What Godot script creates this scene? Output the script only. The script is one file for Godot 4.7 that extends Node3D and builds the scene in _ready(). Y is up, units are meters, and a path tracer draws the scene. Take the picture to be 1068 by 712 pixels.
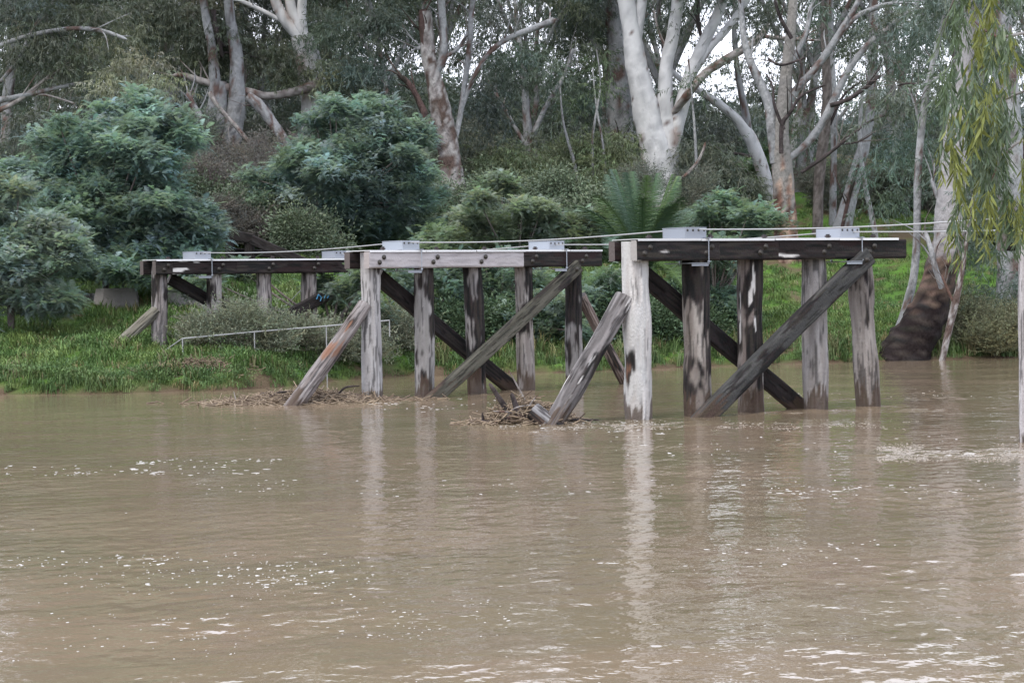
extends Node3D
# A ruined timber trestle bridge standing in a brown flooded river, gum forest behind.
# Photograph pixels (1068 x 712) are turned into rays; distances come from the water plane, the bank or the trestles.

const F := 2000.0
const EYE := 2.07
var cam_basis: Basis
var eye := Vector3(0, EYE, 0)
var noi := FastNoiseLite.new()
var noi2 := FastNoiseLite.new()
var rng := RandomNumberGenerator.new()
var shore_x := PackedFloat32Array()
var shore_d := PackedFloat32Array()
var M := {}
var clumps := {}
var taken := {}

# ---------------------------------------------------------------- photograph geometry
func ray(x: float, y: float) -> Vector3:
	return cam_basis * Vector3((x - 534.0) / F, -(y - 356.0) / F, -1.0)

func at(x: float, y: float, depth: float) -> Vector3:
	var r := ray(x, y)
	return eye + r * (depth / -r.z)

func on_level(x: float, y: float, level: float) -> Vector3:
	var r := ray(x, y)
	return eye + r * ((level - eye.y) / r.y)

func on_plane(x: float, y: float, p0: Vector3, n: Vector3) -> Vector3:
	var r := ray(x, y)
	return eye + r * ((p0 - eye).dot(n) / r.dot(n))

func pixel(p: Vector3) -> Vector2:
	var q := cam_basis.inverse() * (p - eye)
	return Vector2(534.0 + F * q.x / -q.z, 356.0 - F * q.y / -q.z)

func along_line(a: Vector3, b: Vector3, px_x: float) -> Vector3:
	var lo := -1.0
	var hi := 2.0
	for k in 40:
		var m := (lo + hi) / 2.0
		if pixel(a.lerp(b, m)).x < px_x:
			lo = m
		else:
			hi = m
	return a.lerp(b, lo)

# ---------------------------------------------------------------- terrain
func shore_depth(x: float) -> float:
	var n := shore_x.size()
	if x <= shore_x[0]:
		return shore_d[0] + (x - shore_x[0]) * 0.05
	for i in range(1, n):
		if x <= shore_x[i]:
			return lerpf(shore_d[i - 1], shore_d[i], (x - shore_x[i - 1]) / (shore_x[i] - shore_x[i - 1]))
	return shore_d[n - 1] + (x - shore_x[n - 1]) * 0.1

const PROF := [[0.0, 0.0], [0.35, 0.22], [1.2, 0.45], [3.0, 0.75], [6.0, 1.15], [10.0, 1.9], [16.0, 3.3], [26.0, 5.3], [50.0, 8.2], [100.0, 10.5], [400.0, 12.0]]
func profile(s: float) -> float:
	for i in range(1, PROF.size()):
		if s <= PROF[i][0]:
			return lerpf(PROF[i - 1][1], PROF[i][1], (s - PROF[i - 1][0]) / (PROF[i][0] - PROF[i - 1][0]))
	return 12.0

func ground(x: float, z: float) -> float:
	var d := -z
	var s := d - shore_depth(x) + noi.get_noise_2d(x * 9.0, z * 9.0) * 0.5 + noi2.get_noise_2d(x * 30.0, z * 30.0) * 0.25
	var h: float
	if s < 0.0:
		h = maxf(-2.5, s * 0.4)
	else:
		h = profile(s) + noi.get_noise_2d(x * 5.0, z * 5.0) * minf(0.35, s * 0.1) + noi.get_noise_2d(x * 30.0, z * 30.0) * minf(0.08, s * 0.05)
	var near := 6.0 + maxf(0.0, x - 5.0) * 2.0
	var hn := minf(1.2, (near - d) * 0.085) + noi.get_noise_2d(x * 8.0, z * 8.0) * 0.08
	return maxf(h, hn)

func on_ground(x: float, depth: float) -> Vector3:
	return Vector3(x, ground(x, -depth), -depth)

# photo column -> point of the ground at a depth
func bank(px_x: float, depth: float) -> Vector3:
	var p := at(px_x, 300.0, depth)
	return on_ground(p.x, depth)

# ---------------------------------------------------------------- naming
func numbered(called: String) -> String:
	if not taken.has(called):
		taken[called] = 0
		return called
	taken[called] += 1
	return "%s_%03d" % [called, taken[called]]

func thing(called: String, label: String, category: String, where := Vector3.ZERO, group := "") -> Node3D:
	var o := Node3D.new()
	o.name = numbered(called)
	add_child(o)
	o.position = where
	o.set_meta("label", label)
	o.set_meta("category", category)
	if group != "":
		o.set_meta("group", group)
	return o

func part(parent: Node, called: String, mesh: Mesh, mat: Material, where := Vector3.ZERO) -> MeshInstance3D:
	var o := MeshInstance3D.new()
	o.name = called
	o.mesh = mesh
	o.material_override = mat
	parent.add_child(o, true)
	o.position = where
	return o

func structure(called: String, mesh: Mesh, mat: Material) -> MeshInstance3D:
	var o := part(self, called, mesh, mat)
	o.set_meta("kind", "structure")
	return o

# ---------------------------------------------------------------- mesh building
class Sheet:
	var v := PackedVector3Array()
	var n := PackedVector3Array()
	var c := PackedColorArray()
	var uv := PackedVector2Array()
	var idx := PackedInt32Array()
	func grid(p: PackedVector3Array, col: PackedColorArray, nu: int, nv: int, closed: bool) -> void:
		var base := v.size()
		v.append_array(p)
		c.append_array(col)
		for i in nv:
			var up := mini(i + 1, nv - 1) * nu
			var dn := maxi(i - 1, 0) * nu
			for j in nu:
				var a: int
				var b: int
				if closed:
					a = (j + 1) % nu
					b = (j + nu - 1) % nu
				else:
					a = mini(j + 1, nu - 1)
					b = maxi(j - 1, 0)
				var du := p[i * nu + a] - p[i * nu + b]
				var dv := p[up + j] - p[dn + j]
				n.append(du.cross(dv).normalized())
		var cols := nu if closed else nu - 1
		for i in nv - 1:
			for j in cols:
				var j2 := (j + 1) % nu
				var q := base + i * nu
				idx.append_array([q + j, q + nu + j2, q + j2, q + j, q + nu + j, q + nu + j2])
	func fan(center: Vector3, ring: PackedVector3Array, nor: Vector3, col: Color, flip: bool) -> void:
		var base := v.size()
		v.append(center)
		n.append(nor)
		c.append(col)
		for p in ring:
			v.append(p)
			n.append(nor)
			c.append(col)
		for j in ring.size():
			var j2 := (j + 1) % ring.size()
			if flip:
				idx.append_array([base, base + 1 + j, base + 1 + j2])
			else:
				idx.append_array([base, base + 1 + j2, base + 1 + j])
	func tri(a: Vector3, b: Vector3, d: Vector3, col: Color) -> void:
		var nor := (d - a).cross(b - a).normalized()
		var base := v.size()
		v.append_array([a, b, d])
		n.append_array([nor, nor, nor])
		c.append_array([col, col, col])
		idx.append_array([base, base + 1, base + 2])
	func quad(a: Vector3, b: Vector3, d: Vector3, e: Vector3, col: Color) -> void:
		var nor := (d - a).cross(b - a).normalized()
		var base := v.size()
		v.append_array([a, b, d, e])
		n.append_array([nor, nor, nor, nor])
		c.append_array([col, col, col, col])
		idx.append_array([base, base + 1, base + 2, base, base + 2, base + 3])
	# a box with chamfered long edges, axes given
	func box(o: Vector3, x: Vector3, y: Vector3, z: Vector3, col: Color) -> void:
		var p := []
		for k in 8:
			p.append(o + x * (1.0 if k & 1 else -1.0) + y * (1.0 if k & 2 else -1.0) + z * (1.0 if k & 4 else -1.0))
		for f in [[4, 6, 7, 5], [1, 3, 2, 0], [5, 7, 3, 1], [0, 2, 6, 4], [6, 2, 3, 7], [0, 4, 5, 1]]:
			quad(p[f[0]], p[f[1]], p[f[2]], p[f[3]], col)
	func mesh() -> ArrayMesh:
		var arr := []
		arr.resize(Mesh.ARRAY_MAX)
		arr[Mesh.ARRAY_VERTEX] = v
		arr[Mesh.ARRAY_NORMAL] = n
		arr[Mesh.ARRAY_COLOR] = c
		if uv.size() == v.size():
			arr[Mesh.ARRAY_TEX_UV] = uv
		arr[Mesh.ARRAY_INDEX] = idx
		var m := ArrayMesh.new()
		m.add_surface_from_arrays(Mesh.PRIMITIVE_TRIANGLES, arr)
		return m

func spline(pts: Array, step: float) -> Array:
	# Catmull-Rom through [Vector3, radius]; returns resampled [Vector3, radius]
	var out := []
	for i in pts.size() - 1:
		var a = pts[maxi(i - 1, 0)]
		var b = pts[i]
		var c2 = pts[i + 1]
		var d = pts[mini(i + 2, pts.size() - 1)]
		var length: float = (c2[0] - b[0]).length()
		var k := maxi(1, int(ceil(length / step)))
		for q in k:
			var t := float(q) / k
			var p: Vector3 = b[0].cubic_interpolate(c2[0], a[0], d[0], t)
			out.append([p, lerpf(b[1], c2[1], t)])
	out.append(pts[-1])
	return out

# a tapering limb with bark; bark(style) gives its colours
func limb(sh: Sheet, raw: Array, seg: int, step: float, style: String, lump := 0.08, origin := Vector3.ZERO) -> void:
	var pts := spline(raw, step)
	var nv := pts.size()
	if pts[-1][1] < 0.12:
		pts[-1] = [pts[-1][0], minf(0.01, pts[-1][1] * 0.3)]
	var P := PackedVector3Array()
	var C := PackedColorArray()
	var T := (pts[1][0] - pts[0][0]).normalized() as Vector3
	var N := T.cross(Vector3(0.31, 0.2, 0.93)).normalized()
	var run := 0.0
	for i in nv:
		var here: Vector3 = pts[i][0]
		var r: float = pts[i][1]
		var nt: Vector3 = (pts[mini(i + 1, nv - 1)][0] - pts[maxi(i - 1, 0)][0]).normalized()
		N = (N - nt * N.dot(nt)).normalized()
		var B := nt.cross(N)
		if i > 0:
			run += (here - pts[i - 1][0]).length()
		for j in seg:
			var ang := TAU * j / seg
			var dir := N * cos(ang) + B * sin(ang)
			var p := here + dir * r
			var wob := noi.get_noise_3d(p.x * 26.0, p.y * 10.0, p.z * 26.0) * lump + noi2.get_noise_3d(p.x * 140.0, p.y * 40.0, p.z * 140.0) * lump * 0.5
			p += dir * r * wob * 1.6
			P.append(p - origin)
			C.append(bark(style, here, dir, run, p.y - ground(p.x, p.z), r))
	sh.grid(P, C, seg, nv, true)
	var last := P.slice((nv - 1) * seg)
	sh.fan(pts[-1][0] - origin, last, T, bark(style, pts[-1][0], T, run, 3.0, pts[-1][1]), false)

func bark(style: String, p: Vector3, dir: Vector3, run: float, high: float, r: float) -> Color:
	var q := p + dir * r
	var fine := noi.get_noise_3d(q.x * 210.0, q.y * 38.0, q.z * 210.0)
	var mid := noi2.get_noise_3d(q.x * 60.0, q.y * 20.0, q.z * 60.0)
	var big := noi.get_noise_3d(q.x * 18.0 + 40.0, q.y * 8.0, q.z * 18.0)
	var c: Color
	match style:
		"white":
			c = Color(0.47, 0.47, 0.475).lerp(Color(0.34, 0.342, 0.352), smoothstep(0.0, 0.45, mid + fine * 0.3))
			c = c.lerp(Color(0.38, 0.34, 0.31), smoothstep(0.2, 0.5, big) * 0.35)
			if noi2.get_noise_3d(q.x * 190.0, q.y * 150.0, q.z * 190.0) > 0.6:
				c = Color(0.12, 0.09, 0.08)
			c = c.lerp(Color(0.2, 0.13, 0.1), smoothstep(0.36, 0.5, big + fine * 0.25) * 0.6)
		"grey":
			c = Color(0.215, 0.218, 0.225).lerp(Color(0.115, 0.113, 0.114), smoothstep(-0.1, 0.3, mid + fine * 0.4))
			c = c.lerp(Color(0.31, 0.312, 0.318), smoothstep(0.1, 0.35, big + fine * 0.2) * 0.7)
			c = c.lerp(Color(0.1, 0.07, 0.06), smoothstep(0.18, 0.3, mid * 0.8 - big * 0.4 + fine * 0.3))
		"shaggy":
			c = Color(0.27, 0.255, 0.25).lerp(Color(0.13, 0.115, 0.11), smoothstep(-0.2, 0.2, fine))
			c = c.lerp(Color(0.07, 0.048, 0.041), smoothstep(0.0, 0.12, mid * 0.8 + fine * 0.6))
			if high < 3.2:
				c = c.lerp(Color(0.085, 0.06, 0.052), smoothstep(-0.1, 0.15, fine + mid * 0.6 + 0.1 - high * 0.09))
		"stringy":
			c = Color(0.17, 0.1, 0.075).lerp(Color(0.05, 0.03, 0.025), smoothstep(-0.15, 0.12, fine + mid * 0.3))
			c = c.lerp(Color(0.33, 0.24, 0.19), smoothstep(0.2, 0.32, noi2.get_noise_3d(q.x * 120.0, q.y * 14.0, q.z * 120.0)))
			c = c.lerp(Color(0.2, 0.19, 0.18), smoothstep(2.0, 2.6, high + fine * 1.5 + mid))
		"burnt":
			c = Color(0.12, 0.082, 0.066).lerp(Color(0.05, 0.036, 0.031), smoothstep(-0.2, 0.2, fine))
			c = c.lerp(Color(0.25, 0.24, 0.245), smoothstep(2.6, 3.1, high + mid * 1.2 + fine))
			c = c.lerp(Color(0.012, 0.011, 0.011).lerp(Color(0.04, 0.033, 0.03), smoothstep(0.0, 0.35, fine)), smoothstep(0.12, -0.12, high - 1.75 + big * 1.1 + mid * 0.9 + fine * 0.5))
		"dead":
			c = Color(0.28, 0.26, 0.25).lerp(Color(0.15, 0.13, 0.125), smoothstep(-0.2, 0.25, fine + mid * 0.4))
			c = c.lerp(Color(0.1, 0.06, 0.05), smoothstep(0.1, 0.25, mid + big * 0.5))
		"dark":
			c = Color(0.06, 0.05, 0.048).lerp(Color(0.03, 0.024, 0.024), smoothstep(-0.2, 0.2, fine))
		"stub":
			c = Color(0.07, 0.047, 0.04).lerp(Color(0.026, 0.02, 0.018), smoothstep(-0.1, 0.15, mid + fine * 0.4))
		_:
			c = Color(0.16, 0.14, 0.13).lerp(Color(0.09, 0.075, 0.07), smoothstep(-0.2, 0.2, fine))
	return c

# ---------------------------------------------------------------- weathered bridge timber
# style keys: grey, pale, char (bias), top (char towards the upper end), white (paint), stain, wet
func wood_color(st: Dictionary, a: float, run: float, t: float, high: float, off: float) -> Color:
	var fine := noi.get_noise_3d(a * 520.0 + off, run * 26.0, off * 3.0)
	var grain := noi2.get_noise_3d(a * 210.0 + off, run * 12.0, off)
	var mid := noi.get_noise_3d(a * 80.0 - off, run * 22.0, off * 2.0)
	var big := noi2.get_noise_3d(a * 30.0 + off * 2.0, run * 12.0, off)
	var c: Color = st.get("grey", Color(0.24, 0.22, 0.21))
	c = c.lerp(st.get("pale", Color(0.4, 0.38, 0.37)), smoothstep(-0.35, 0.5, grain + fine * 0.6) * 0.85)
	c = c.lerp(c * 0.35, smoothstep(0.12, 0.3, fine + mid * 0.3) * st.get("crack", 1.0))
	if st.has("white"):
		c = c.lerp(Color(0.4, 0.395, 0.39), smoothstep(-0.1, 0.5, mid * 0.8 + big * 0.8 + fine * 0.5 + st.white))
	var k: float = st.get("char", -0.6) + st.get("top", 0.0) * (t - st.get("mid", 0.55)) * 2.0 + mid * 0.9 + big * 1.1 + grain * 0.4 + fine * 0.3
	c = c.lerp(Color(0.014, 0.0125, 0.013).lerp(Color(0.034, 0.028, 0.027), smoothstep(-0.2, 0.3, fine)), smoothstep(-0.05, 0.22, k))
	if st.has("streak"):
		c = c.lerp(Color(0.5, 0.48, 0.47), smoothstep(0.3, 0.4, grain + fine * 0.5 + mid * 0.4 + st.streak))
	if st.has("stain"):
		c = c.lerp(Color(0.19, 0.1, 0.065), smoothstep(0.05, 0.3, big + mid * 0.8 + grain * 0.6 + st.stain - absf(t - st.get("stain_at", 0.2)) * 2.2) * 0.8)
	if high < 0.5:
		c = c.lerp(Color(0.07, 0.05, 0.038), smoothstep(0.05, -0.04, high - st.get("wet", 0.12) - mid * 0.35 - fine * 0.3) * 0.85)
	return c

func timber(a: Vector3, b: Vector3, hx: float, hy: float, round_: bool, side: Vector3, st: Dictionary, off: float) -> ArrayMesh:
	# a beam or pole from a to b; hx, hy half sizes (round: radius at a, radius at b)
	var sh := Sheet.new()
	var axis := (b - a).normalized()
	var X := (side - axis * side.dot(axis)).normalized()
	var Y := axis.cross(X)
	var length := (b - a).length()
	var nv := maxi(6, int(length / 0.035))
	var prof := []
	if round_:
		for j in 56:
			prof.append(Vector2(cos(TAU * j / 56), sin(TAU * j / 56)))
	else:
		var cut := 0.018
		var w := [Vector2(hx, -hy), Vector2(hx, hy), Vector2(-hx, hy), Vector2(-hx, -hy)]
		for s in 4:
			var p: Vector2 = w[s]
			var q: Vector2 = w[(s + 1) % 4]
			var d := (q - p).normalized()
			var n := 12
			for k in n + 1:
				prof.append((p + d * cut).lerp(q - d * cut, float(k) / n))
	var nu := prof.size()
	var P := PackedVector3Array()
	var C := PackedColorArray()
	var bow := rng.randf_range(-0.012, 0.012) * length
	for i in nv:
		var t := float(i) / (nv - 1)
		var run := t * length
		var mid := a.lerp(b, t) + X * bow * sin(t * PI)
		for j in nu:
			var pr: Vector2 = prof[j]
			var u := float(j) / nu
			var ua := u if u < 0.5 else 1.0 - u
			ua = ua * 0.7 + (0.0 if u < 0.5 else 0.37)
			var crack := noi.get_noise_3d(ua * 520.0 + off, run * 20.0, off * 3.0)
			var dent := noi2.get_noise_3d(ua * 40.0 + off, run * 14.0, off)
			var p: Vector3
			if round_:
				var r := lerpf(hx, hy, t) * (1.0 + dent * 0.12 + noi.get_noise_2d(run * 14.0, off) * 0.09)
				r -= maxf(0.0, crack - 0.1) * 0.055
				p = mid + (X * pr.x + Y * pr.y) * r
			else:
				var wear := 1.0 + dent * 0.05 - maxf(0.0, crack - 0.12) * 0.12
				p = mid + (X * pr.x + Y * pr.y) * wear + X * noi2.get_noise_2d(run * 6.0, off) * 0.008
			P.append(p)
			C.append(wood_color(st, ua, run + off, t, p.y, off))
	sh.grid(P, C, nu, nv, true)
	var end := Color(0.2, 0.18, 0.165) if not st.has("end") else st.end as Color
	sh.fan(a, P.slice(0, nu), -axis, end, true)
	sh.fan(b, P.slice((nv - 1) * nu), axis, end, false)
	return sh.mesh()

# ---------------------------------------------------------------- foliage
func leaf(sh: Sheet, p: Vector3, d: Vector3, length: float, w: float, col: Color) -> void:
	var s := d.cross(Vector3(rng.randf_range(-1, 1), rng.randf_range(-1, 1), rng.randf_range(-1, 1))).normalized() * w * 0.5
	var m := p + d * length * 0.45 + Vector3(0, -length * 0.03, 0)
	var tip := p + d * length + Vector3(0, -length * 0.08, 0)
	var base := sh.v.size()
	var nor := d.cross(s).normalized()
	sh.v.append_array([p, m + s, tip, m - s])
	sh.n.append_array([nor, nor, nor, nor])
	sh.c.append_array([col, col, col, col])
	sh.idx.append_array([base, base + 1, base + 2, base, base + 2, base + 3])

func shade(c: Color, lo: float, hi: float) -> Color:
	var k := rng.randf_range(lo, hi)
	return Color(c.r * k, c.g * k, c.b * k)

func gum_clump(leaves: int, rad: float) -> ArrayMesh:
	# drooping blades on a few hanging twigs
	var sh := Sheet.new()
	var twigs := 9
	for t in twigs:
		var o := Vector3(rng.randf_range(-1, 1), rng.randf_range(-0.3, 0.9), rng.randf_range(-1, 1)) * rad * 0.55
		var d := Vector3(rng.randf_range(-1, 1), rng.randf_range(-0.7, 0.25), rng.randf_range(-1, 1)).normalized()
		var l := rad * rng.randf_range(0.7, 1.2)
		var e := o + d * l + Vector3(0, -l * 0.25, 0)
		var sd := d.cross(Vector3.UP).normalized() * 0.006
		sh.quad(o - sd, o + sd, e + sd * 0.3, e - sd * 0.3, Color(1.3, 0.95, 0.8))
		for k in leaves / twigs:
			var p := o.lerp(e, rng.randf_range(0.25, 1.0))
			var dd := (d * 0.6 + Vector3(rng.randf_range(-0.8, 0.8), rng.randf_range(-1.5, 0.1), rng.randf_range(-0.8, 0.8))).normalized()
			leaf(sh, p, dd, rng.randf_range(0.1, 0.17), rng.randf_range(0.02, 0.03), shade(Color(1, 1, 1), 0.65, 1.3))
	return sh.mesh()

func wattle_clump() -> ArrayMesh:
	# feathery twice-divided fronds spreading from a twig in a flat tier
	var sh := Sheet.new()
	for f in 20:
		var yaw := TAU * f / 20.0 + rng.randf_range(-0.3, 0.3)
		var o := Vector3(rng.randf_range(-0.2, 0.2), rng.randf_range(-0.12, 0.14), rng.randf_range(-0.2, 0.2))
		var out := Vector3(cos(yaw), rng.randf_range(-0.35, 0.95), sin(yaw)).normalized()
		var side := out.cross(Vector3.UP).normalized()
		var l := rng.randf_range(0.14, 0.34)
		var tone := shade(Color(1, 1, 1), 0.8, 1.2)
		for k in 11:
			var t := (k + 1.0) / 11.0
			var p := o + out * l * t + Vector3(0, -l * 0.4 * t * t, 0)
			var pl := l * 0.2 * sin(PI * (0.15 + 0.8 * t))
			for s in [-1.0, 1.0]:
				var d: Vector3 = (side * s + out * 0.55 + Vector3(0, rng.randf_range(-0.35, 0.2), 0)).normalized()
				var w := out * 0.0075
				sh.quad(p - w, p + w, p + d * pl + w * 0.7, p + d * pl - w * 0.7, tone * shade(Color(1, 1, 1), 0.85, 1.15))
	return sh.mesh()

func twig_clump() -> ArrayMesh:
	# sparse grey twigs with tiny leaves
	var sh := Sheet.new()
	for t in 14:
		var o := Vector3(rng.randf_range(-0.15, 0.15), rng.randf_range(-0.2, 0.1), rng.randf_range(-0.15, 0.15))
		var d := Vector3(rng.randf_range(-1, 1), rng.randf_range(0.0, 1.2), rng.randf_range(-1, 1)).normalized()
		var l := rng.randf_range(0.3, 0.55)
		var sd := d.cross(Vector3(0.3, 0.2, 1)).normalized() * 0.003
		sh.quad(o - sd, o + sd, o + d * l + sd * 0.4, o + d * l - sd * 0.4, Color(1.1, 0.85, 0.8))
		for k in 14:
			var p := o + d * l * rng.randf_range(0.2, 1.0)
			var dd := (d + Vector3(rng.randf_range(-1, 1), rng.randf_range(-0.8, 0.8), rng.randf_range(-1, 1))).normalized()
			leaf(sh, p, dd, rng.randf_range(0.04, 0.08), 0.016, shade(Color(1, 1, 1), 0.6, 1.3))
	return sh.mesh()

func broad_clump() -> ArrayMesh:
	# rounder small leaves for undergrowth
	var sh := Sheet.new()
	for k in 90:
		var o := Vector3(rng.randfn(0, 0.22), rng.randfn(0, 0.17), rng.randfn(0, 0.22))
		var d := (o + Vector3(rng.randf_range(-0.3, 0.3), rng.randf_range(-0.15, 0.3), rng.randf_range(-0.3, 0.3))).normalized()
		leaf(sh, o, d, rng.randf_range(0.06, 0.12), rng.randf_range(0.03, 0.05), shade(Color(1, 1, 1), 0.6, 1.3))
	return sh.mesh()

func grass_clump(n: int, h: float, spread: float) -> ArrayMesh:
	var sh := Sheet.new()
	for k in n:
		var o := Vector3(rng.randfn(0, spread), -0.03, rng.randfn(0, spread))
		var lean := Vector3(rng.randf_range(-1, 1), 0, rng.randf_range(-1, 1)) * 0.55
		var l := h * rng.randf_range(0.5, 1.2)
		var w := lean.cross(Vector3.UP).normalized() * 0.011
		var m := o + Vector3(0, l * 0.6, 0) + lean * l * 0.3
		var e := o + Vector3(0, l * 0.9, 0) + lean * l
		var col := shade(Color(1, 1, 1), 0.65, 1.3)
		sh.quad(o - w, o + w, m + w * 0.8, m - w * 0.8, col)
		sh.tri(m - w * 0.8, m + w * 0.8, e, col)
	return sh.mesh()

# copies: Array of [position, scale(Vector3 or float), Color]
func scatter(parent: Node, called: String, mesh: Mesh, mat: Material, copies: Array, tilt := 0.25) -> MultiMeshInstance3D:
	var mm := MultiMesh.new()
	mm.transform_format = MultiMesh.TRANSFORM_3D
	mm.use_colors = true
	mm.mesh = mesh
	mm.instance_count = copies.size()
	var buf := PackedFloat32Array()
	buf.resize(copies.size() * 16)
	var q := 0
	for c in copies:
		var b := Basis(Vector3.UP, rng.randf() * TAU)
		if tilt > 0.0:
			b = Basis(Vector3(rng.randf_range(-1, 1), 0.01, rng.randf_range(-1, 1)).normalized(), rng.randf_range(-tilt, tilt)) * b
		if c[1] is Vector3:
			b = b * Basis.from_scale(c[1])
		else:
			b = b.scaled(Vector3.ONE * float(c[1]))
		var p: Vector3 = c[0]
		var col: Color = c[2]
		for row in 3:
			buf[q] = b.x[row]
			buf[q + 1] = b.y[row]
			buf[q + 2] = b.z[row]
			buf[q + 3] = p[row]
			q += 4
		buf[q] = col.r
		buf[q + 1] = col.g
		buf[q + 2] = col.b
		buf[q + 3] = 1.0
		q += 4
	mm.buffer = buf
	var o := MultiMeshInstance3D.new()
	o.name = called
	o.multimesh = mm
	o.material_override = mat
	parent.add_child(o, true)
	o.set_meta("kind", "stuff")
	return o

func tinted(c: Color, var_: float) -> Color:
	var k := 1.0 + rng.randf_range(-var_, var_)
	return Color(c.r * k * (1.0 + rng.randf_range(-0.1, 0.1)), c.g * k, c.b * k * (1.0 + rng.randf_range(-0.12, 0.12)))

# blobs: Array of [centre, rx, ry, rz]; points gather towards the shell
func fill(blobs: Array, per: float, scale_lo: float, scale_hi: float, col: Color, var_: float, origin: Vector3, shell := 0.45) -> Array:
	var out := []
	for b in blobs:
		var vol: float = b[1] * b[2] * b[3]
		var n := int(maxf(3.0, per * pow(vol, 0.72)))
		var tone := tinted(col, var_)
		for k in n:
			var d := Vector3(rng.randfn(), rng.randfn(), rng.randfn()).normalized()
			var r := pow(rng.randf(), shell)
			var p: Vector3 = b[0] + Vector3(d.x * b[1], d.y * b[2], d.z * b[3]) * r
			out.append([p - origin, rng.randf_range(scale_lo, scale_hi), tinted(tone, 0.12)])
	return out

func split_copies(list: Array, k: int) -> Array:
	var out := []
	for i in k:
		out.append([])
	for i in list.size():
		out[i % k].append(list[i])
	return out

func crown(parent: Node3D, kind: String, list: Array) -> void:
	var set_: Array = clumps[kind]
	var groups := split_copies(list, set_.size())
	for i in set_.size():
		if groups[i].size() > 0:
			scatter(parent, "crown", set_[i], M[kind], groups[i], 0.5 if kind == "gum" else 0.6)

# ---------------------------------------------------------------- materials
func noise_image(size: int, freq: float, octaves: int, seed_: int, sx := 1.0, sy := 1.0) -> Image:
	var n := FastNoiseLite.new()
	n.seed = seed_
	n.noise_type = FastNoiseLite.TYPE_SIMPLEX
	n.frequency = freq
	n.fractal_octaves = octaves
	var im := n.get_seamless_image(size, size)
	if sx != 1.0 or sy != 1.0:
		var w := int(size * sx)
		var h := int(size * sy)
		im.resize(w, h, Image.INTERPOLATE_CUBIC)
	return im

func normal_of(im: Image, k: float) -> ImageTexture:
	var c: Image = im.duplicate()
	c.convert(Image.FORMAT_RGBA8)
	c.bump_map_to_normal_map(k)
	return ImageTexture.create_from_image(c)

func plain(rough: float, use_vertex := true) -> StandardMaterial3D:
	var m := StandardMaterial3D.new()
	m.roughness = rough
	m.vertex_color_use_as_albedo = use_vertex
	return m

func make_materials() -> void:
	var bark_im := noise_image(512, 0.02, 5, 5)
	var bark_n := normal_of(bark_im, 9.0)
	var fine_im := noise_image(512, 0.05, 4, 9)
	var fine_n := normal_of(fine_im, 6.0)
	var b := plain(0.9)
	b.normal_enabled = true
	b.normal_texture = bark_n
	b.normal_scale = 1.0
	b.uv1_triplanar = true
	b.uv1_world_triplanar = true
	b.uv1_scale = Vector3(0.9, 0.3, 0.9)
	b.metallic_specular = 0.3
	M["bark"] = b
	var sb: StandardMaterial3D = b.duplicate()
	sb.normal_scale = 0.3
	sb.roughness = 0.75
	M["smooth_bark"] = sb
	var t := plain(0.88)
	t.normal_enabled = true
	t.normal_texture = fine_n
	t.normal_scale = 0.45
	t.uv1_triplanar = true
	t.uv1_world_triplanar = true
	t.uv1_scale = Vector3(1.6, 0.5, 1.6)
	t.metallic_specular = 0.3
	M["timber"] = t
	for d in [["gum", 0.45, 0.7], ["wattle", 0.55, 1.0], ["twig", 0.8, 0.2], ["broad", 0.5, 0.45], ["grass", 0.6, 0.4], ["palm", 0.5, 0.2]]:
		var m := plain(d[1])
		m.cull_mode = BaseMaterial3D.CULL_DISABLED
		m.backlight_enabled = true
		m.backlight = Color(d[2], d[2], d[2] * 0.8)
		m.metallic_specular = 0.35
		M[d[0]] = m
	var g := plain(0.95)
	g.normal_enabled = true
	g.normal_texture = fine_n
	g.uv1_triplanar = true
	g.uv1_world_triplanar = true
	g.uv1_scale = Vector3(0.7, 0.7, 0.7)
	g.metallic_specular = 0.2
	M["soil"] = g
	M["straw"] = plain(0.9)
	var galv_im := noise_image(256, 0.03, 4, 21)
	var galv := plain(0.5)
	galv.metallic = 0.35
	galv.roughness = 0.5
	M["steel"] = galv
	var paint := plain(0.6)
	M["paint"] = paint
	var conc := plain(0.9)
	conc.normal_enabled = true
	conc.normal_texture = fine_n
	conc.uv1_triplanar = true
	conc.uv1_world_triplanar = true
	M["concrete"] = conc
	# silty water: opaque with suspended clay, mirror-smooth skin broken by ripples
	var w := plain(0.035)
	var rip := noise_image(1024, 0.012, 4, 31)
	w.normal_enabled = true
	w.normal_texture = normal_of(rip, 5.0)
	w.normal_scale = 0.22
	w.metallic_specular = 0.5
	M["water"] = w
	var foam := plain(0.7)
	M["foam"] = foam

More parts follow.
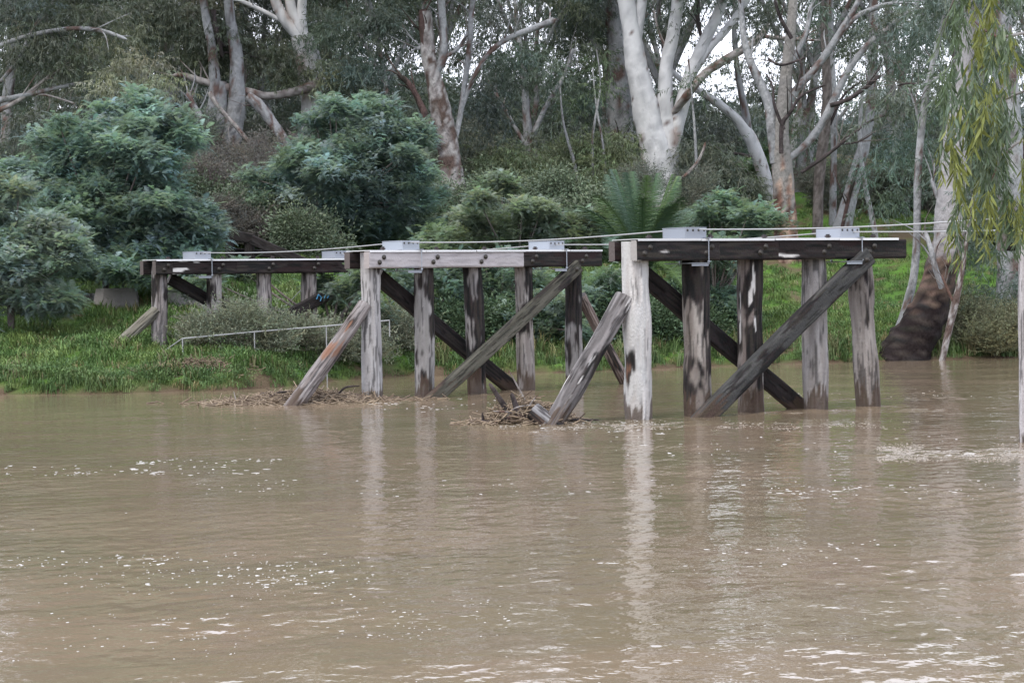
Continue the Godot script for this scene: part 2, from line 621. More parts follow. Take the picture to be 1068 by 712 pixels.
# ---------------------------------------------------------------- sections
func make_camera_and_light() -> void:
	cam_basis = Basis(Vector3.RIGHT, -atan(61.5 / F)) * Basis(Vector3.BACK, -0.016)
	var cam := Camera3D.new()
	cam.name = "camera"
	add_child(cam)
	cam.transform = Transform3D(cam_basis, eye)
	cam.fov = rad_to_deg(2.0 * atan(356.0 / F))
	cam.near = 0.1
	cam.far = 900.0
	cam.current = true
	var sky_mat := ProceduralSkyMaterial.new()
	sky_mat.sky_top_color = Color(0.86, 0.89, 0.96)
	sky_mat.sky_horizon_color = Color(0.93, 0.94, 0.98)
	sky_mat.sky_curve = 0.2
	sky_mat.ground_bottom_color = Color(0.25, 0.25, 0.22)
	sky_mat.ground_horizon_color = Color(0.5, 0.5, 0.48)
	sky_mat.sun_angle_max = 1.0
	var sky := Sky.new()
	sky.sky_material = sky_mat
	var env := Environment.new()
	env.background_mode = Environment.BG_SKY
	env.sky = sky
	env.tonemap_mode = Environment.TONE_MAPPER_LINEAR
	env.tonemap_exposure = 2.85
	env.sdfgi_enabled = true
	env.ssao_enabled = true
	env.ssil_enabled = true
	var we := WorldEnvironment.new()
	we.name = "environment"
	we.environment = env
	add_child(we)
	var sun := DirectionalLight3D.new()
	sun.name = "sun"
	sun.light_energy = 0.35
	sun.light_angular_distance = 25.0
	sun.light_color = Color(1.0, 0.98, 0.95)
	sun.shadow_enabled = true
	add_child(sun)
	sun.look_at_from_position(Vector3(-14, 40, 22), Vector3.ZERO)

func make_ground() -> void:
	for q in [[-40, 412.5], [0, 412], [80, 411], [150, 409], [250, 408], [330, 399], [400, 393], [540, 389], [640, 386], [760, 381], [900, 377], [1068, 372]]:
		var p := on_level(q[0], q[1], 0.0)
		shore_x.append(p.x)
		shore_d.append(-p.z)
	var sh := Sheet.new()
	# fine middle, coarse surround: one sheet with uneven spacing
	var xs := PackedFloat32Array()
	var x := -220.0
	while x <= 220.0:
		xs.append(x)
		x += 0.35 if absf(x) < 22.0 else (1.2 if absf(x) < 60.0 else 12.0)
	var zs := PackedFloat32Array()
	var d := -30.0
	while d <= 420.0:
		zs.append(d)
		if d >= 34.0 and d < 62.0:
			d += 0.28
		elif d >= 62.0 and d < 100.0:
			d += 0.9
		elif d < 34.0:
			d += 1.0
		else:
			d += 12.0
	var P := PackedVector3Array()
	var C := PackedColorArray()
	for dd in zs:
		for xx in xs:
			var h := ground(xx, -dd)
			P.append(Vector3(xx, h, -dd))
			var n1 := noi.get_noise_2d(xx * 4.0, dd * 4.0)
			var n2 := noi2.get_noise_2d(xx * 26.0, dd * 26.0)
			var c := Color(0.075, 0.15, 0.03).lerp(Color(0.05, 0.09, 0.025), smoothstep(-0.2, 0.3, n2))
			c = c.lerp(Color(0.1, 0.075, 0.05), smoothstep(0.05, 0.25, n1 * 0.7 + n2 * 0.4 + (0.06 if dd > 60.0 else -0.1)))
			c = c.lerp(Color(0.085, 0.06, 0.042), smoothstep(0.16, 0.07, h + n2 * 0.1))
			C.append(c)
	sh.grid(P, C, xs.size(), zs.size(), false)
	structure("ground", sh.mesh(), M.soil)

func ripple(x: float, z: float) -> float:
	# slow boils and current-drawn wavelets; rougher where the stream breaks round the piles
	var u := x * 0.88 - z * 0.47
	var w := x * 0.47 + z * 0.88
	var boil := noi.get_noise_2d(u * 7.0, w * 10.0) * 0.012
	var patch := smoothstep(-0.15, 0.35, noi2.get_noise_2d(u * 2.2 + 30.0, w * 5.0))
	var small := noi2.get_noise_2d(u * 55.0, w * 85.0) * (0.001 + 0.0034 * patch)
	var tiny := noi.get_noise_2d(u * 130.0, w * 190.0) * (0.0011 + 0.003 * patch)
	return boil + small + tiny

var rough_spots := []
func make_water() -> void:
	var sh := Sheet.new()
	var x0 := -19.0
	var x1 := 19.0
	var d0 := 7.0
	var d1 := 52.0
	var nx := 460
	var nd := 560
	var P := PackedVector3Array()
	var C := PackedColorArray()
	for i in nd:
		var t := float(i) / (nd - 1)
		var d := d0 + (d1 - d0) * (0.55 * t + 0.45 * t * t)
		for j in nx:
			var x := lerpf(x0, x1, float(j) / (nx - 1))
			var edge := clampf(minf(minf(x - x0, x1 - x) * 0.7, minf(d - d0, d1 - d) * 0.9), 0.0, 1.0)
			var h := ripple(x, -d)
			for s in rough_spots:
				var q := Vector2((x - s[0]) / s[2], (d - s[1]) / s[3])
				var ql := q.length_squared()
				if ql < 4.0:
					h += exp(-ql) * s[4] * (noi2.get_noise_2d(x * 60.0, d * 75.0) + 0.6 * noi.get_noise_2d(x * 22.0, d * 30.0) + 0.35 * noi.get_noise_2d(x * 170.0, d * 210.0))
			P.append(Vector3(x, h * edge, -d))
			var n := noi.get_noise_2d(x * 3.0, d * 6.0)
			C.append(Color(0.195, 0.146, 0.1).lerp(Color(0.172, 0.136, 0.09), smoothstep(-0.3, 0.3, n)))
			sh.uv.append(Vector2(x, d) / 5.0)
	sh.grid(P, C, nx, nd, false)
	structure("water", sh.mesh(), M.water)
	# still sheets out to the far reaches, butted to the rippled one
	var far := Sheet.new()
	var c := Color(0.184, 0.141, 0.095)
	for r in [[-300.0, x0, -40.0, 300.0], [x1, 300.0, -40.0, 300.0], [x0, x1, -40.0, d0], [x0, x1, d1, 300.0]]:
		far.quad(Vector3(r[0], 0, -r[2]), Vector3(r[0], 0, -r[3]), Vector3(r[1], 0, -r[3]), Vector3(r[1], 0, -r[2]), c)
		for q in [Vector2(r[0], r[2]), Vector2(r[0], r[3]), Vector2(r[1], r[3]), Vector2(r[1], r[2])]:
			far.uv.append(q / 5.0)
	structure("river", far.mesh(), M.water)

# ---- the bridge
const CAP_TOP := 2.66
const CAP_H := 0.3
var piers := []

func bolt_mesh() -> ArrayMesh:
	var sh := Sheet.new()
	var P := PackedVector3Array()
	var C := PackedColorArray()
	for q in [[0.0, 0.045], [0.012, 0.045], [0.013, 0.026], [0.036, 0.024], [0.04, 0.015]]:
		for j in 8:
			P.append(Vector3(cos(TAU * j / 8) * q[1], sin(TAU * j / 8) * q[1], q[0]))
			C.append(Color(0.035, 0.028, 0.025))
	sh.grid(P, C, 8, 5, true)
	sh.fan(Vector3(0, 0, 0.042), P.slice(32), Vector3.BACK, Color(0.035, 0.028, 0.025), false)
	return sh.mesh()

func pier(label: String, spec: Dictionary) -> void:
	var A: Vector3 = spec.a
	var B: Vector3 = spec.b
	var u := (B - A)
	u.y = 0.0
	u = u.normalized()
	var w := Vector3(-u.z, 0, u.x)
	if w.z < 0.0:
		w = -w          # towards the near bank
	var t := thing("bridge_trestle", label, "trestle", Vector3.ZERO)
	var off: float = spec.seed
	var lift := Vector3(0, CAP_TOP - 0.01, 0)
	# piles
	for p in spec.piles:
		off += 7.3
		var base := along_line(A, B, p.x0)
		var top := along_line(A + lift, B + lift, p.x1)
		var low := base + (base - (top - lift)) * 0.4
		low.y = ground(base.x, base.z) - 1.3
		if spec.get("on_bank", false):
			low.y = ground(base.x, base.z) - 0.4
		part(t, "pile", timber(low, top, p.get("r", 0.205), p.get("r", 0.205) * 0.95, true, w, p.st, off), M.timber)
	# two cap beams clasping the pile heads
	var cl := along_line(A + lift, B + lift, spec.cap0)
	var cr := along_line(A + lift, B + lift, spec.cap1)
	var yc := Vector3(0, -CAP_H / 2.0 + 0.01, 0)
	for side in [1.0, -1.0]:
		var segs: Array = spec.front if side > 0.0 else [[0.0, 1.0, spec.back_st]]
		for s in segs:
			off += 3.1
			var ext := u * (0.0 if side > 0.0 else -0.06)
			var p0: Vector3 = cl.lerp(cr, s[0]) + yc + w * side * 0.255 + ext + u * 0.002
			var p1: Vector3 = cl.lerp(cr, s[1]) + yc + w * side * 0.255 + ext - u * 0.002
			part(t, "cap_beam", timber(p0, p1, 0.085, CAP_H / 2.0, false, w, s[2], off), M.timber)
	# white metal capping laid over both beams in lengths
	var length := (cr - cl).length()
	var pos := 0.0
	while pos < length - 0.2:
		var l := minf(rng.randf_range(0.9, 1.5), length - pos)
		var sh := Sheet.new()
		var o := cl + u * (pos + l / 2.0) + Vector3(0, 0.024 + rng.randf_range(0.0, 0.006), 0) + w * rng.randf_range(-0.01, 0.012)
		var tone := shade(Color(0.62, 0.62, 0.63), 0.7, 1.1)
		sh.box(o, u * (l / 2.0 - 0.004), Vector3(0, 0.006, 0), w * 0.36, tone)
		sh.box(o + w * 0.363 + Vector3(0, -0.011, 0), u * (l / 2.0 - 0.006), Vector3(0, 0.017, 0), w * 0.003, tone)
		part(t, "capping_sheet", sh.mesh(), M.paint)
		pos += l
	# tie bolts: heads on the face, stubs through the top
	for p in spec.piles:
		var top := along_line(A + lift, B + lift, p.x1)
		for k in 2:
			var q := top + yc + w * 0.345 + u * (0.05 - 0.1 * k) + Vector3(0, 0.045 - 0.09 * k, 0)
			var b := part(t, "bolt", bolt, M.steel, q)
			b.basis = Basis(u, Vector3.UP, w) if u.cross(Vector3.UP).dot(w) > 0.0 else Basis(-u, Vector3.UP, w)
		var sh := Sheet.new()
		sh.box(top + Vector3(0, 0.05, 0) + w * 0.3 + u * 0.06, u * 0.022, Vector3(0, 0.045, 0), w * 0.022, Color(0.03, 0.026, 0.025))
		sh.box(top + Vector3(0, 0.06, 0) + w * 0.3 + u * 0.06, u * 0.035, Vector3(0, 0.012, 0), w * 0.035, Color(0.04, 0.03, 0.028))
		part(t, "tie_bolt", sh.mesh(), M.steel)
	# braces
	for b in spec.get("braces", []):
		off += 5.7
		var p0: Vector3 = A + w * b.side * (0.345 if b.side > 0 else 0.33)
		var q0 := on_plane(b.p[0], b.p[1], p0, w)
		var q1 := on_plane(b.p[2], b.p[3], p0, w)
		var dir := (q0 - q1).normalized()
		if q0.y < q1.y:
			q0 += dir * b.get("under", 0.5)
		part(t, "diagonal_brace", timber(q0, q1, 0.075, b.get("h", 0.13), false, w, b.st, off), M.timber)
		if b.side > 0:
			var e := q1 + w * 0.078 - dir * -0.12
			var bb := part(t, "bolt", bolt, M.steel, e)
			bb.basis = Basis(u, Vector3.UP, w)
	for b in spec.get("struts", []):
		off += 4.9
		var p0: Vector3 = A + w * b.get("out", 0.0)
		var q0 := on_plane(b.p[0], b.p[1], p0, w)
		var q1 := on_plane(b.p[2], b.p[3], p0, w)
		q0 += (q0 - q1).normalized() * b.get("under", 0.6)
		part(t, "raking_strut", timber(q0, q1, b.get("r", 0.15), b.get("r", 0.15) * 0.9, b.get("round", true), w, b.st, off), M.timber)
	# galvanised saddles that carry the pipes
	for s in spec.get("saddles", []):
		var c := along_line(A + lift, B + lift, s)
		saddle(t, c, u, w)
	piers.append({"cl": cl, "u": u, "w": w, "t": t})

func rod(sh: Sheet, a: Vector3, b: Vector3, r: float, col: Color, seg := 8) -> void:
	var ax := (b - a).normalized()
	var x := ax.cross(Vector3(0.21, 0.13, 0.97)).normalized()
	var y := ax.cross(x)
	var P := PackedVector3Array()
	var C := PackedColorArray()
	for p in [a, b]:
		for j in seg:
			P.append(p + (x * cos(TAU * j / seg) + y * sin(TAU * j / seg)) * r)
			C.append(col)
	sh.grid(P, C, seg, 2, true)
	sh.fan(a, P.slice(0, seg), -ax, col, true)
	sh.fan(b, P.slice(seg), ax, col, false)

func saddle(t: Node3D, c: Vector3, u: Vector3, w: Vector3) -> void:
	var zinc := Color(0.27, 0.29, 0.33)
	var root := Node3D.new()
	root.name = "pipe_saddle"
	t.add_child(root, true)
	var sh := Sheet.new()
	# folded channel: web on top, cheeks front and back
	var o := c + Vector3(0, 0.115, 0)
	zinc = shade(zinc, 0.85, 1.15)
	sh.box(o + w * 0.3, u * 0.19, Vector3(0, 0.08, 0), w * 0.006, zinc)
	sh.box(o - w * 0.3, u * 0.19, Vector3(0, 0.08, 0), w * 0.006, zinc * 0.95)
	sh.box(o + u * 0.184, u * 0.006, Vector3(0, 0.076, 0), w * 0.292, zinc)
	sh.box(o - u * 0.184, u * 0.006, Vector3(0, 0.076, 0), w * 0.292, zinc)
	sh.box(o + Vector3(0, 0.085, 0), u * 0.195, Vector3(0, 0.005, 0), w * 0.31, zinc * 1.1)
	part(root, "saddle_box", sh.mesh(), M.steel)
	for k in 4:
		var bb := part(root, "bolt", bolt, M.steel, o + w * 0.306 + u * (-0.15 + 0.1 * k) + Vector3(0, 0.045, 0))
		bb.basis = Basis(u, Vector3.UP, w).scaled(Vector3.ONE * 0.4)
	sh = Sheet.new()
	var under := c + Vector3(0, -CAP_H - 0.035, 0)
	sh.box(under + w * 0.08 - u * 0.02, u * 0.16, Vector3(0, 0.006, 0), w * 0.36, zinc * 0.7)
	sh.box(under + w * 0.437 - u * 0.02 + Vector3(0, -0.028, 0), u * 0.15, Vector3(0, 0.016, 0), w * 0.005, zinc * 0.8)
	part(root, "under_plate", sh.mesh(), M.steel)
	for s in [-1.0, 1.0]:
		sh = Sheet.new()
		var q := c + w * (0.395 if s > 0.0 else -0.37) + u * 0.17
		rod(sh, q + Vector3(0, -CAP_H - 0.05, 0), q + Vector3(0, 0.05, 0), 0.008, zinc)
		rod(sh, q + Vector3(0, -CAP_H - 0.02, 0), q + Vector3(0, -CAP_H + 0.0, 0), 0.024, zinc)
		sh.box(q + Vector3(0, 0.042, 0) - w * 0.05 * s, u * 0.03, Vector3(0, 0.006, 0), w * 0.075, zinc)
		part(root, "clamp_rod", sh.mesh(), M.steel)

var bolt: ArrayMesh

func make_bridge() -> void:
	bolt = bolt_mesh()
	var G := Color(0.25, 0.235, 0.23)
	var weath := {"grey": Color(0.27, 0.255, 0.25), "pale": Color(0.47, 0.45, 0.45), "char": -0.55}
	var charred := {"grey": Color(0.05, 0.043, 0.042), "pale": Color(0.085, 0.07, 0.07), "char": 0.02, "streak": -0.14}
	var dark_brace := {"grey": Color(0.02, 0.018, 0.018), "pale": Color(0.034, 0.029, 0.029), "char": 0.0}
	var mossy := {"grey": Color(0.06, 0.058, 0.047), "pale": Color(0.105, 0.1, 0.082), "char": -0.34}
	var cap_dark := {"grey": Color(0.016, 0.013, 0.013), "pale": Color(0.028, 0.021, 0.021), "char": 0.05, "streak": -0.3, "end": Color(0.1, 0.085, 0.08)}
	var cap_brown := {"grey": Color(0.02, 0.015, 0.0145), "pale": Color(0.036, 0.027, 0.026), "char": -0.02, "end": Color(0.1, 0.085, 0.08)}
	var cap_new := {"grey": Color(0.34, 0.315, 0.32), "pale": Color(0.4, 0.375, 0.385), "char": -2.5, "crack": 0.35, "end": Color(0.3, 0.27, 0.26)}
	var cap_white := {"grey": Color(0.026, 0.022, 0.022), "pale": Color(0.06, 0.053, 0.053), "char": 0.1, "streak": -0.22, "end": Color(0.3, 0.28, 0.27)}
	# trestle that stands deepest in the stream with the chalky first pile
	var a3 := on_level(665, 437, 0)
	var b3 := on_level(908, 423, 0)
	pier("dark capped timber trestle whose first pile is chalky white", {
		"a": a3, "b": b3, "seed": 11.0, "cap0": 651, "cap1": 931, "back_st": cap_brown,
		"piles": [
			{"x0": 665, "x1": 662, "r": 0.215, "st": {"grey": Color(0.36, 0.34, 0.33), "pale": Color(0.52, 0.5, 0.49), "char": -0.85, "white": 0.22, "stain": -0.35, "stain_at": 0.42, "wet": 0.15}},
			{"x0": 725, "x1": 726, "r": 0.215, "st": {"grey": Color(0.15, 0.128, 0.115), "pale": Color(0.31, 0.285, 0.265), "char": -0.2, "top": 0.45, "mid": 0.72, "wet": 0.25}},
			{"x0": 787, "x1": 782, "r": 0.205, "st": {"grey": Color(0.15, 0.125, 0.115), "pale": Color(0.28, 0.25, 0.235), "char": 0.3, "top": 0.5, "mid": 0.5, "streak": -0.08, "wet": 0.3}},
			{"x0": 848, "x1": 848, "r": 0.205, "st": {"grey": Color(0.2, 0.185, 0.18), "pale": Color(0.29, 0.275, 0.27), "char": -1.1, "wet": 0.32}},
			{"x0": 910, "x1": 895, "r": 0.2, "st": {"grey": Color(0.17, 0.15, 0.138), "pale": Color(0.28, 0.255, 0.24), "char": -0.35, "top": 0.5, "mid": 0.8, "wet": 0.18}}],
		"front": [[0.0, 0.29, cap_white], [0.29, 0.505, cap_brown], [0.505, 0.72, cap_dark], [0.72, 1.0, cap_brown]],
		"braces": [
			{"p": [741, 430, 906, 266], "side": 1, "st": {"grey": Color(0.045, 0.045, 0.044), "pale": Color(0.085, 0.083, 0.08), "char": -0.25}, "h": 0.145},
			{"p": [834, 424, 668, 284], "side": -1, "st": dark_brace, "h": 0.14}],
		"struts": [{"p": [577, 440, 652, 310], "r": 0.165, "st": {"grey": Color(0.1, 0.092, 0.092), "pale": Color(0.22, 0.205, 0.205), "char": -0.3, "streak": -0.25}}],
		"saddles": [714, 874]})
	# trestle with the new pale cap timber
	var a2 := on_level(390, 417, 0)
	var b2 := on_level(602, 403.5, 0)
	pier("timber trestle with a pale new beam over grey piles", {
		"a": a2, "b": b2, "seed": 57.0, "cap0": 373, "cap1": 616, "back_st": cap_brown,
		"piles": [
			{"x0": 390, "x1": 386, "r": 0.195, "st": {"grey": Color(0.26, 0.25, 0.25), "pale": Color(0.38, 0.37, 0.37), "char": -0.9, "wet": 0.12}},
			{"x0": 444, "x1": 442, "r": 0.19, "st": {"grey": Color(0.21, 0.2, 0.195), "pale": Color(0.34, 0.325, 0.32), "char": -0.05, "top": 0.9, "mid": 0.66, "wet": 0.2}},
			{"x0": 496, "x1": 492, "r": 0.19, "st": {"grey": Color(0.17, 0.158, 0.155), "pale": Color(0.28, 0.265, 0.26), "char": 0.06, "top": 1.0, "mid": 0.6, "wet": 0.4}},
			{"x0": 547, "x1": 545, "r": 0.175, "st": {"grey": Color(0.2, 0.18, 0.165), "pale": Color(0.33, 0.305, 0.29), "char": -0.12, "top": 0.7, "mid": 0.74, "wet": 0.25}},
			{"x0": 602, "x1": 597, "r": 0.175, "st": {"grey": Color(0.18, 0.17, 0.165), "pale": Color(0.3, 0.285, 0.28), "char": 0.05, "top": 0.9, "mid": 0.68, "wet": 0.2}}],
		"front": [[0.0, 0.64, cap_new], [0.64, 1.0, cap_brown]],
		"braces": [
			{"p": [457, 411, 603, 277], "side": 1, "st": mossy, "h": 0.13},
			{"p": [537, 407, 394, 288], "side": -1, "st": dark_brace, "h": 0.14}],
		"struts": [
			{"p": [308, 420, 381, 318], "r": 0.15, "st": {"grey": Color(0.15, 0.13, 0.125), "pale": Color(0.28, 0.265, 0.265), "char": -0.5, "stain": -0.02, "stain_at": 0.6}},
			{"p": [654, 402, 606, 308], "r": 0.12, "st": {"grey": Color(0.13, 0.1, 0.09), "pale": Color(0.25, 0.21, 0.19), "char": -0.15}}],
		"saddles": [418, 570]})
	# trestle on the bank
	var a1 := at(167, 300, 41.5)
	a1.y = 0.0
	var dir := Vector3(3.83, 0, -2.66).normalized()
	var b1 := a1 + dir * 5.5
	pier("low dark trestle standing on the grassy bank among shrubs", {
		"a": a1, "b": b1, "seed": 93.0, "cap0": 155, "cap1": 392, "back_st": cap_brown, "on_bank": true,
		"piles": [
			{"x0": 167, "x1": 166, "r": 0.175, "st": {"grey": Color(0.17, 0.15, 0.145), "pale": Color(0.33, 0.31, 0.31), "char": -0.3, "top": 0.3, "wet": -2.0}},
			{"x0": 224, "x1": 223, "r": 0.175, "st": {"grey": Color(0.24, 0.22, 0.21), "pale": Color(0.38, 0.35, 0.34), "char": -0.45, "wet": -2.0}},
			{"x0": 277, "x1": 275, "r": 0.17, "st": {"grey": Color(0.24, 0.21, 0.2), "pale": Color(0.36, 0.33, 0.31), "char": -0.45, "wet": -2.0}},
			{"x0": 323, "x1": 322, "r": 0.19, "st": {"grey": Color(0.2, 0.175, 0.165), "pale": Color(0.31, 0.28, 0.265), "char": -0.35, "wet": -2.0}},
			{"x0": 372, "x1": 371, "r": 0.17, "st": weath}],
		"front": [[0.0, 0.07, cap_brown], [0.07, 0.34, cap_dark], [0.34, 1.0, cap_brown]],
		"braces": [
			{"p": [286, 336, 386, 284], "side": 1, "st": dark_brace, "h": 0.13, "under": 0.3},
			{"p": [226, 318, 176, 290], "side": -1, "st": dark_brace, "h": 0.13, "under": 1.5}],
		"struts": [{"p": [113, 369, 163, 324], "r": 0.14, "out": 0.05, "under": 0.25, "st": {"grey": Color(0.12, 0.11, 0.09), "pale": Color(0.23, 0.215, 0.18), "char": -0.3, "wet": -2.0}}],
		"saddles": [205, 350]})
	var bp: Dictionary = piers[2]
	var gm := Sheet.new()
	var face: Vector3 = a1 + bp.w * 0.428
	var pen := Vector3.ZERO
	var n := 0
	for q in [[330, 312], [332, 307], [335, 310], [334, 314], [338, 311], [340, 306], [343, 308], [341, 311]]:
		var gp := on_plane(q[0], q[1], face, bp.w)
		if n > 0 and n != 4:
			rod(gm, pen, gp, 0.012, Color(0.05, 0.22, 0.42), 6)
		pen = gp
		n += 1
	part(bp.t, "painted_scrawl", gm.mesh(), M.paint)
	# next trestle towards the near bank; only its first pile shows
	var a4 := on_level(1064, 462, 0)
	var u3 := (b3 - a3).normalized()
	var b4 := a4 + u3 * 4.6
	pier("slim grey pile and cap beneath the hanging gum leaves", {
		"a": a4, "b": b4, "seed": 131.0, "cap0": 1064, "cap1": 1380, "back_st": cap_brown,
		"piles": [
			{"x0": 1076, "x1": 1073, "r": 0.13, "st": {"grey": Color(0.3, 0.28, 0.28), "pale": Color(0.46, 0.44, 0.45), "char": -0.5, "wet": 0.12}},
			{"x0": 1150, "x1": 1148, "st": weath}, {"x0": 1230, "x1": 1228, "st": weath}, {"x0": 1310, "x1": 1308, "st": weath}],
		"front": [[0.0, 1.0, cap_brown]],
		"saddles": [1120, 1300]})
	# two pipes strung from saddle to saddle
	var lines := [[[205, 350], 0], [[418, 570], 0], [[714, 874], 0], [[1120, 1300], 0]]
	var ends := [[a1, b1], [a2, b2], [a3, b3], [a4, b4]]
	for k in 2:
		var pts := []
		for i in 4:
			var lift := Vector3(0, CAP_TOP - 0.01, 0)
			var c := along_line(ends[i][0] + lift, ends[i][1] + lift, lines[i][0][k])
			pts.append(c + Vector3(0, 0.18 if k == 0 else 0.14, 0) + piers[0].w * 0.0)
		var lab := "thin white pipe strung over the trestles at their upstream saddles" if k == 0 else "thin white pipe strung over the trestles at their downstream saddles"
		var t := thing("service_pipe", lab, "pipe")
		for i in 3:
			var sh := Sheet.new()
			var p: Vector3 = pts[i]
			var q: Vector3 = pts[i + 1]
			var prev := p
			for s in range(1, 13):
				var f := s / 12.0
				var x := p.lerp(q, f) + Vector3(0, -0.07 * sin(f * PI), 0)
				rod(sh, prev, x, 0.011, Color(0.3, 0.305, 0.31))
				prev = x
			part(t, "pipe_length", sh.mesh(), M.paint)
		var tail := Sheet.new()
		var land: Vector3 = pts[0] + (pts[0] - pts[1]).normalized() * 2.5 + Vector3(0, -1.2, 0)
		rod(tail, pts[0], land, 0.0125, Color(0.36, 0.37, 0.38))
		part(t, "pipe_end", tail.mesh(), M.paint)

# ---- trees
func px_path(list: Array, depth: float) -> Array:
	# [x, y, width px, optional depth shift]
	var out := []
	for q in list:
		var d: float = depth + (q[3] if q.size() > 3 else 0.0)
		out.append([at(q[0], q[1], d), q[2] * d / F * 0.5])
	return out

func rooted(list: Array) -> Array:
	# carry the lowest point of a trunk down into the ground
	var p: Vector3 = list[0][0]
	var g := ground(p.x, p.z) - 0.4
	if p.y > g:
		var out := [[Vector3(p.x, g, p.z), list[0][1] * 1.25]]
		out.append_array(list)
		return out
	return list

func tree(called: String, label: String, depth: float, trunk: Array, style: String, limbs: Array, blobs: Array, opt := {}) -> Node3D:
	var raw := rooted(px_path(trunk, depth))
	var o: Vector3 = raw[0][0]
	o.y = ground(o.x, o.z)
	var t := thing(called, label, opt.get("category", "tree"), o, opt.get("group", ""))
	var sh := Sheet.new()
	limb(sh, raw, 16, 0.14, style, opt.get("lump", 0.09), o)
	part(t, "trunk", sh.mesh(), M.smooth_bark if style == "white" else M.bark)
	for l in limbs:
		sh = Sheet.new()
		var path := px_path(l[0], depth)
		limb(sh, path, 10, 0.16, l[1] if l.size() > 1 else style, 0.08, o)
		twigs(sh, path, l[1] if l.size() > 1 else style, o)
		part(t, "limb", sh.mesh(), M.smooth_bark if style == "white" else M.bark)
	var bl := []
	for b in blobs:
		var d: float = depth + (b[4] if b.size() > 4 else rng.randf_range(-1.5, 1.5))
		var k := d / F
		bl.append([at(b[0], b[1], d), b[2] * k, b[3] * k, b[2] * k * 0.8])
	if bl.size() > 0:
		crown(t, opt.get("leaf", "gum"), fill(bl, opt.get("per", 26.0), opt.get("s0", 0.9), opt.get("s1", 1.4), opt.get("color", Color(0.085, 0.105, 0.075)), 0.25, o, opt.get("shell", 0.5)))
	return t

func twigs(sh: Sheet, path: Array, style: String, o: Vector3) -> void:
	if path[-1][1] > 0.13:
		return
	for k in 5:
		var f := rng.randf_range(0.35, 0.98) * (path.size() - 1)
		var i := int(f)
		var a = path[i]
		var b = path[mini(i + 1, path.size() - 1)]
		var p: Vector3 = a[0].lerp(b[0], f - i)
		var r: float = minf(0.035, lerpf(a[1], b[1], f - i) * 0.4)
		var d: Vector3 = (b[0] - a[0]).normalized() + Vector3(rng.randf_range(-1, 1), rng.randf_range(-0.3, 0.9), rng.randf_range(-1, 1))
		d = d.normalized() * rng.randf_range(0.5, 1.5)
		limb(sh, [[p, r], [p + d * 0.5 + Vector3(rng.randf_range(-0.1, 0.1), 0.05, 0), r * 0.7], [p + d + Vector3(0, rng.randf_range(-0.2, 0.2), 0), r * 0.25]], 5, 0.25, style if r > 0.02 else "plain", 0.05, o)

# free-grown gum: position on the ground, height
func wild_gum(label: String, base: Vector3, height: float, r: float, style: String, col: Color, seed_: int, group: String, per: float, low := 0.25) -> void:
	var g := RandomNumberGenerator.new()
	g.seed = seed_
	var t := thing("gum_tree", label, "tree", base, group)
	var lean := Vector3(g.randf_range(-0.16, 0.16), 0, g.randf_range(-0.1, 0.1))
	var main := []
	var fork := height * g.randf_range(0.3, 0.45)
	for k in 5:
		var y := fork * k / 4.0 - (0.4 if k == 0 else 0.0)
		main.append([base + Vector3(0, y, 0) + lean * y + Vector3(g.randf_range(-0.15, 0.15), 0, g.randf_range(-0.15, 0.15)) * (0.0 if k == 0 else 1.0), r * (1.3 - 0.12 * k if k == 0 else 1.0 - 0.09 * k)])
	var sh := Sheet.new()
	limb(sh, main, 10, 0.3, style, 0.08, base)
	part(t, "trunk", sh.mesh(), M.bark)
	var top: Vector3 = main[-1][0]
	var blobs := []
	var n := 4
	for k in n:
		var yaw := TAU * k / n + g.randf_range(-0.5, 0.5)
		var d := Vector3(cos(yaw) * 0.55, 1.0, sin(yaw) * 0.45).normalized()
		var l := (height - fork) * g.randf_range(0.65, 1.0)
		var path := [[top - Vector3(0, 0.2, 0), r * 0.55]]
		for s in range(1, 5):
			var f := s / 4.0
			var p := top + d * l * f + Vector3(g.randf_range(-0.4, 0.4), f * f * l * 0.1, g.randf_range(-0.4, 0.4)) * f
			path.append([p, r * 0.55 * (1.0 - f * 0.8)])
			if s >= 2:
				for q in 2:
					blobs.append([p + Vector3(g.randf_range(-1.6, 1.6), g.randf_range(-0.9, 0.9), g.randf_range(-1.4, 1.4)), g.randf_range(1.0, 1.9), g.randf_range(0.8, 1.4), g.randf_range(1.0, 1.7)])
		sh = Sheet.new()
		limb(sh, path, 7, 0.35, style, 0.06, base)
		part(t, "limb", sh.mesh(), M.bark)
	# hanging lower sprays
	for k in 9:
		var yaw := g.randf() * TAU
		var y := height * g.randf_range(low, 0.65)
		blobs.append([base + lean * y + Vector3(cos(yaw) * g.randf_range(1.0, 3.2), y, sin(yaw) * g.randf_range(0.8, 2.2)), g.randf_range(0.9, 1.7), g.randf_range(0.9, 1.6), g.randf_range(0.9, 1.5)])
	crown(t, "gum", fill(blobs, per, 1.0, 1.6, col, 0.25, base))

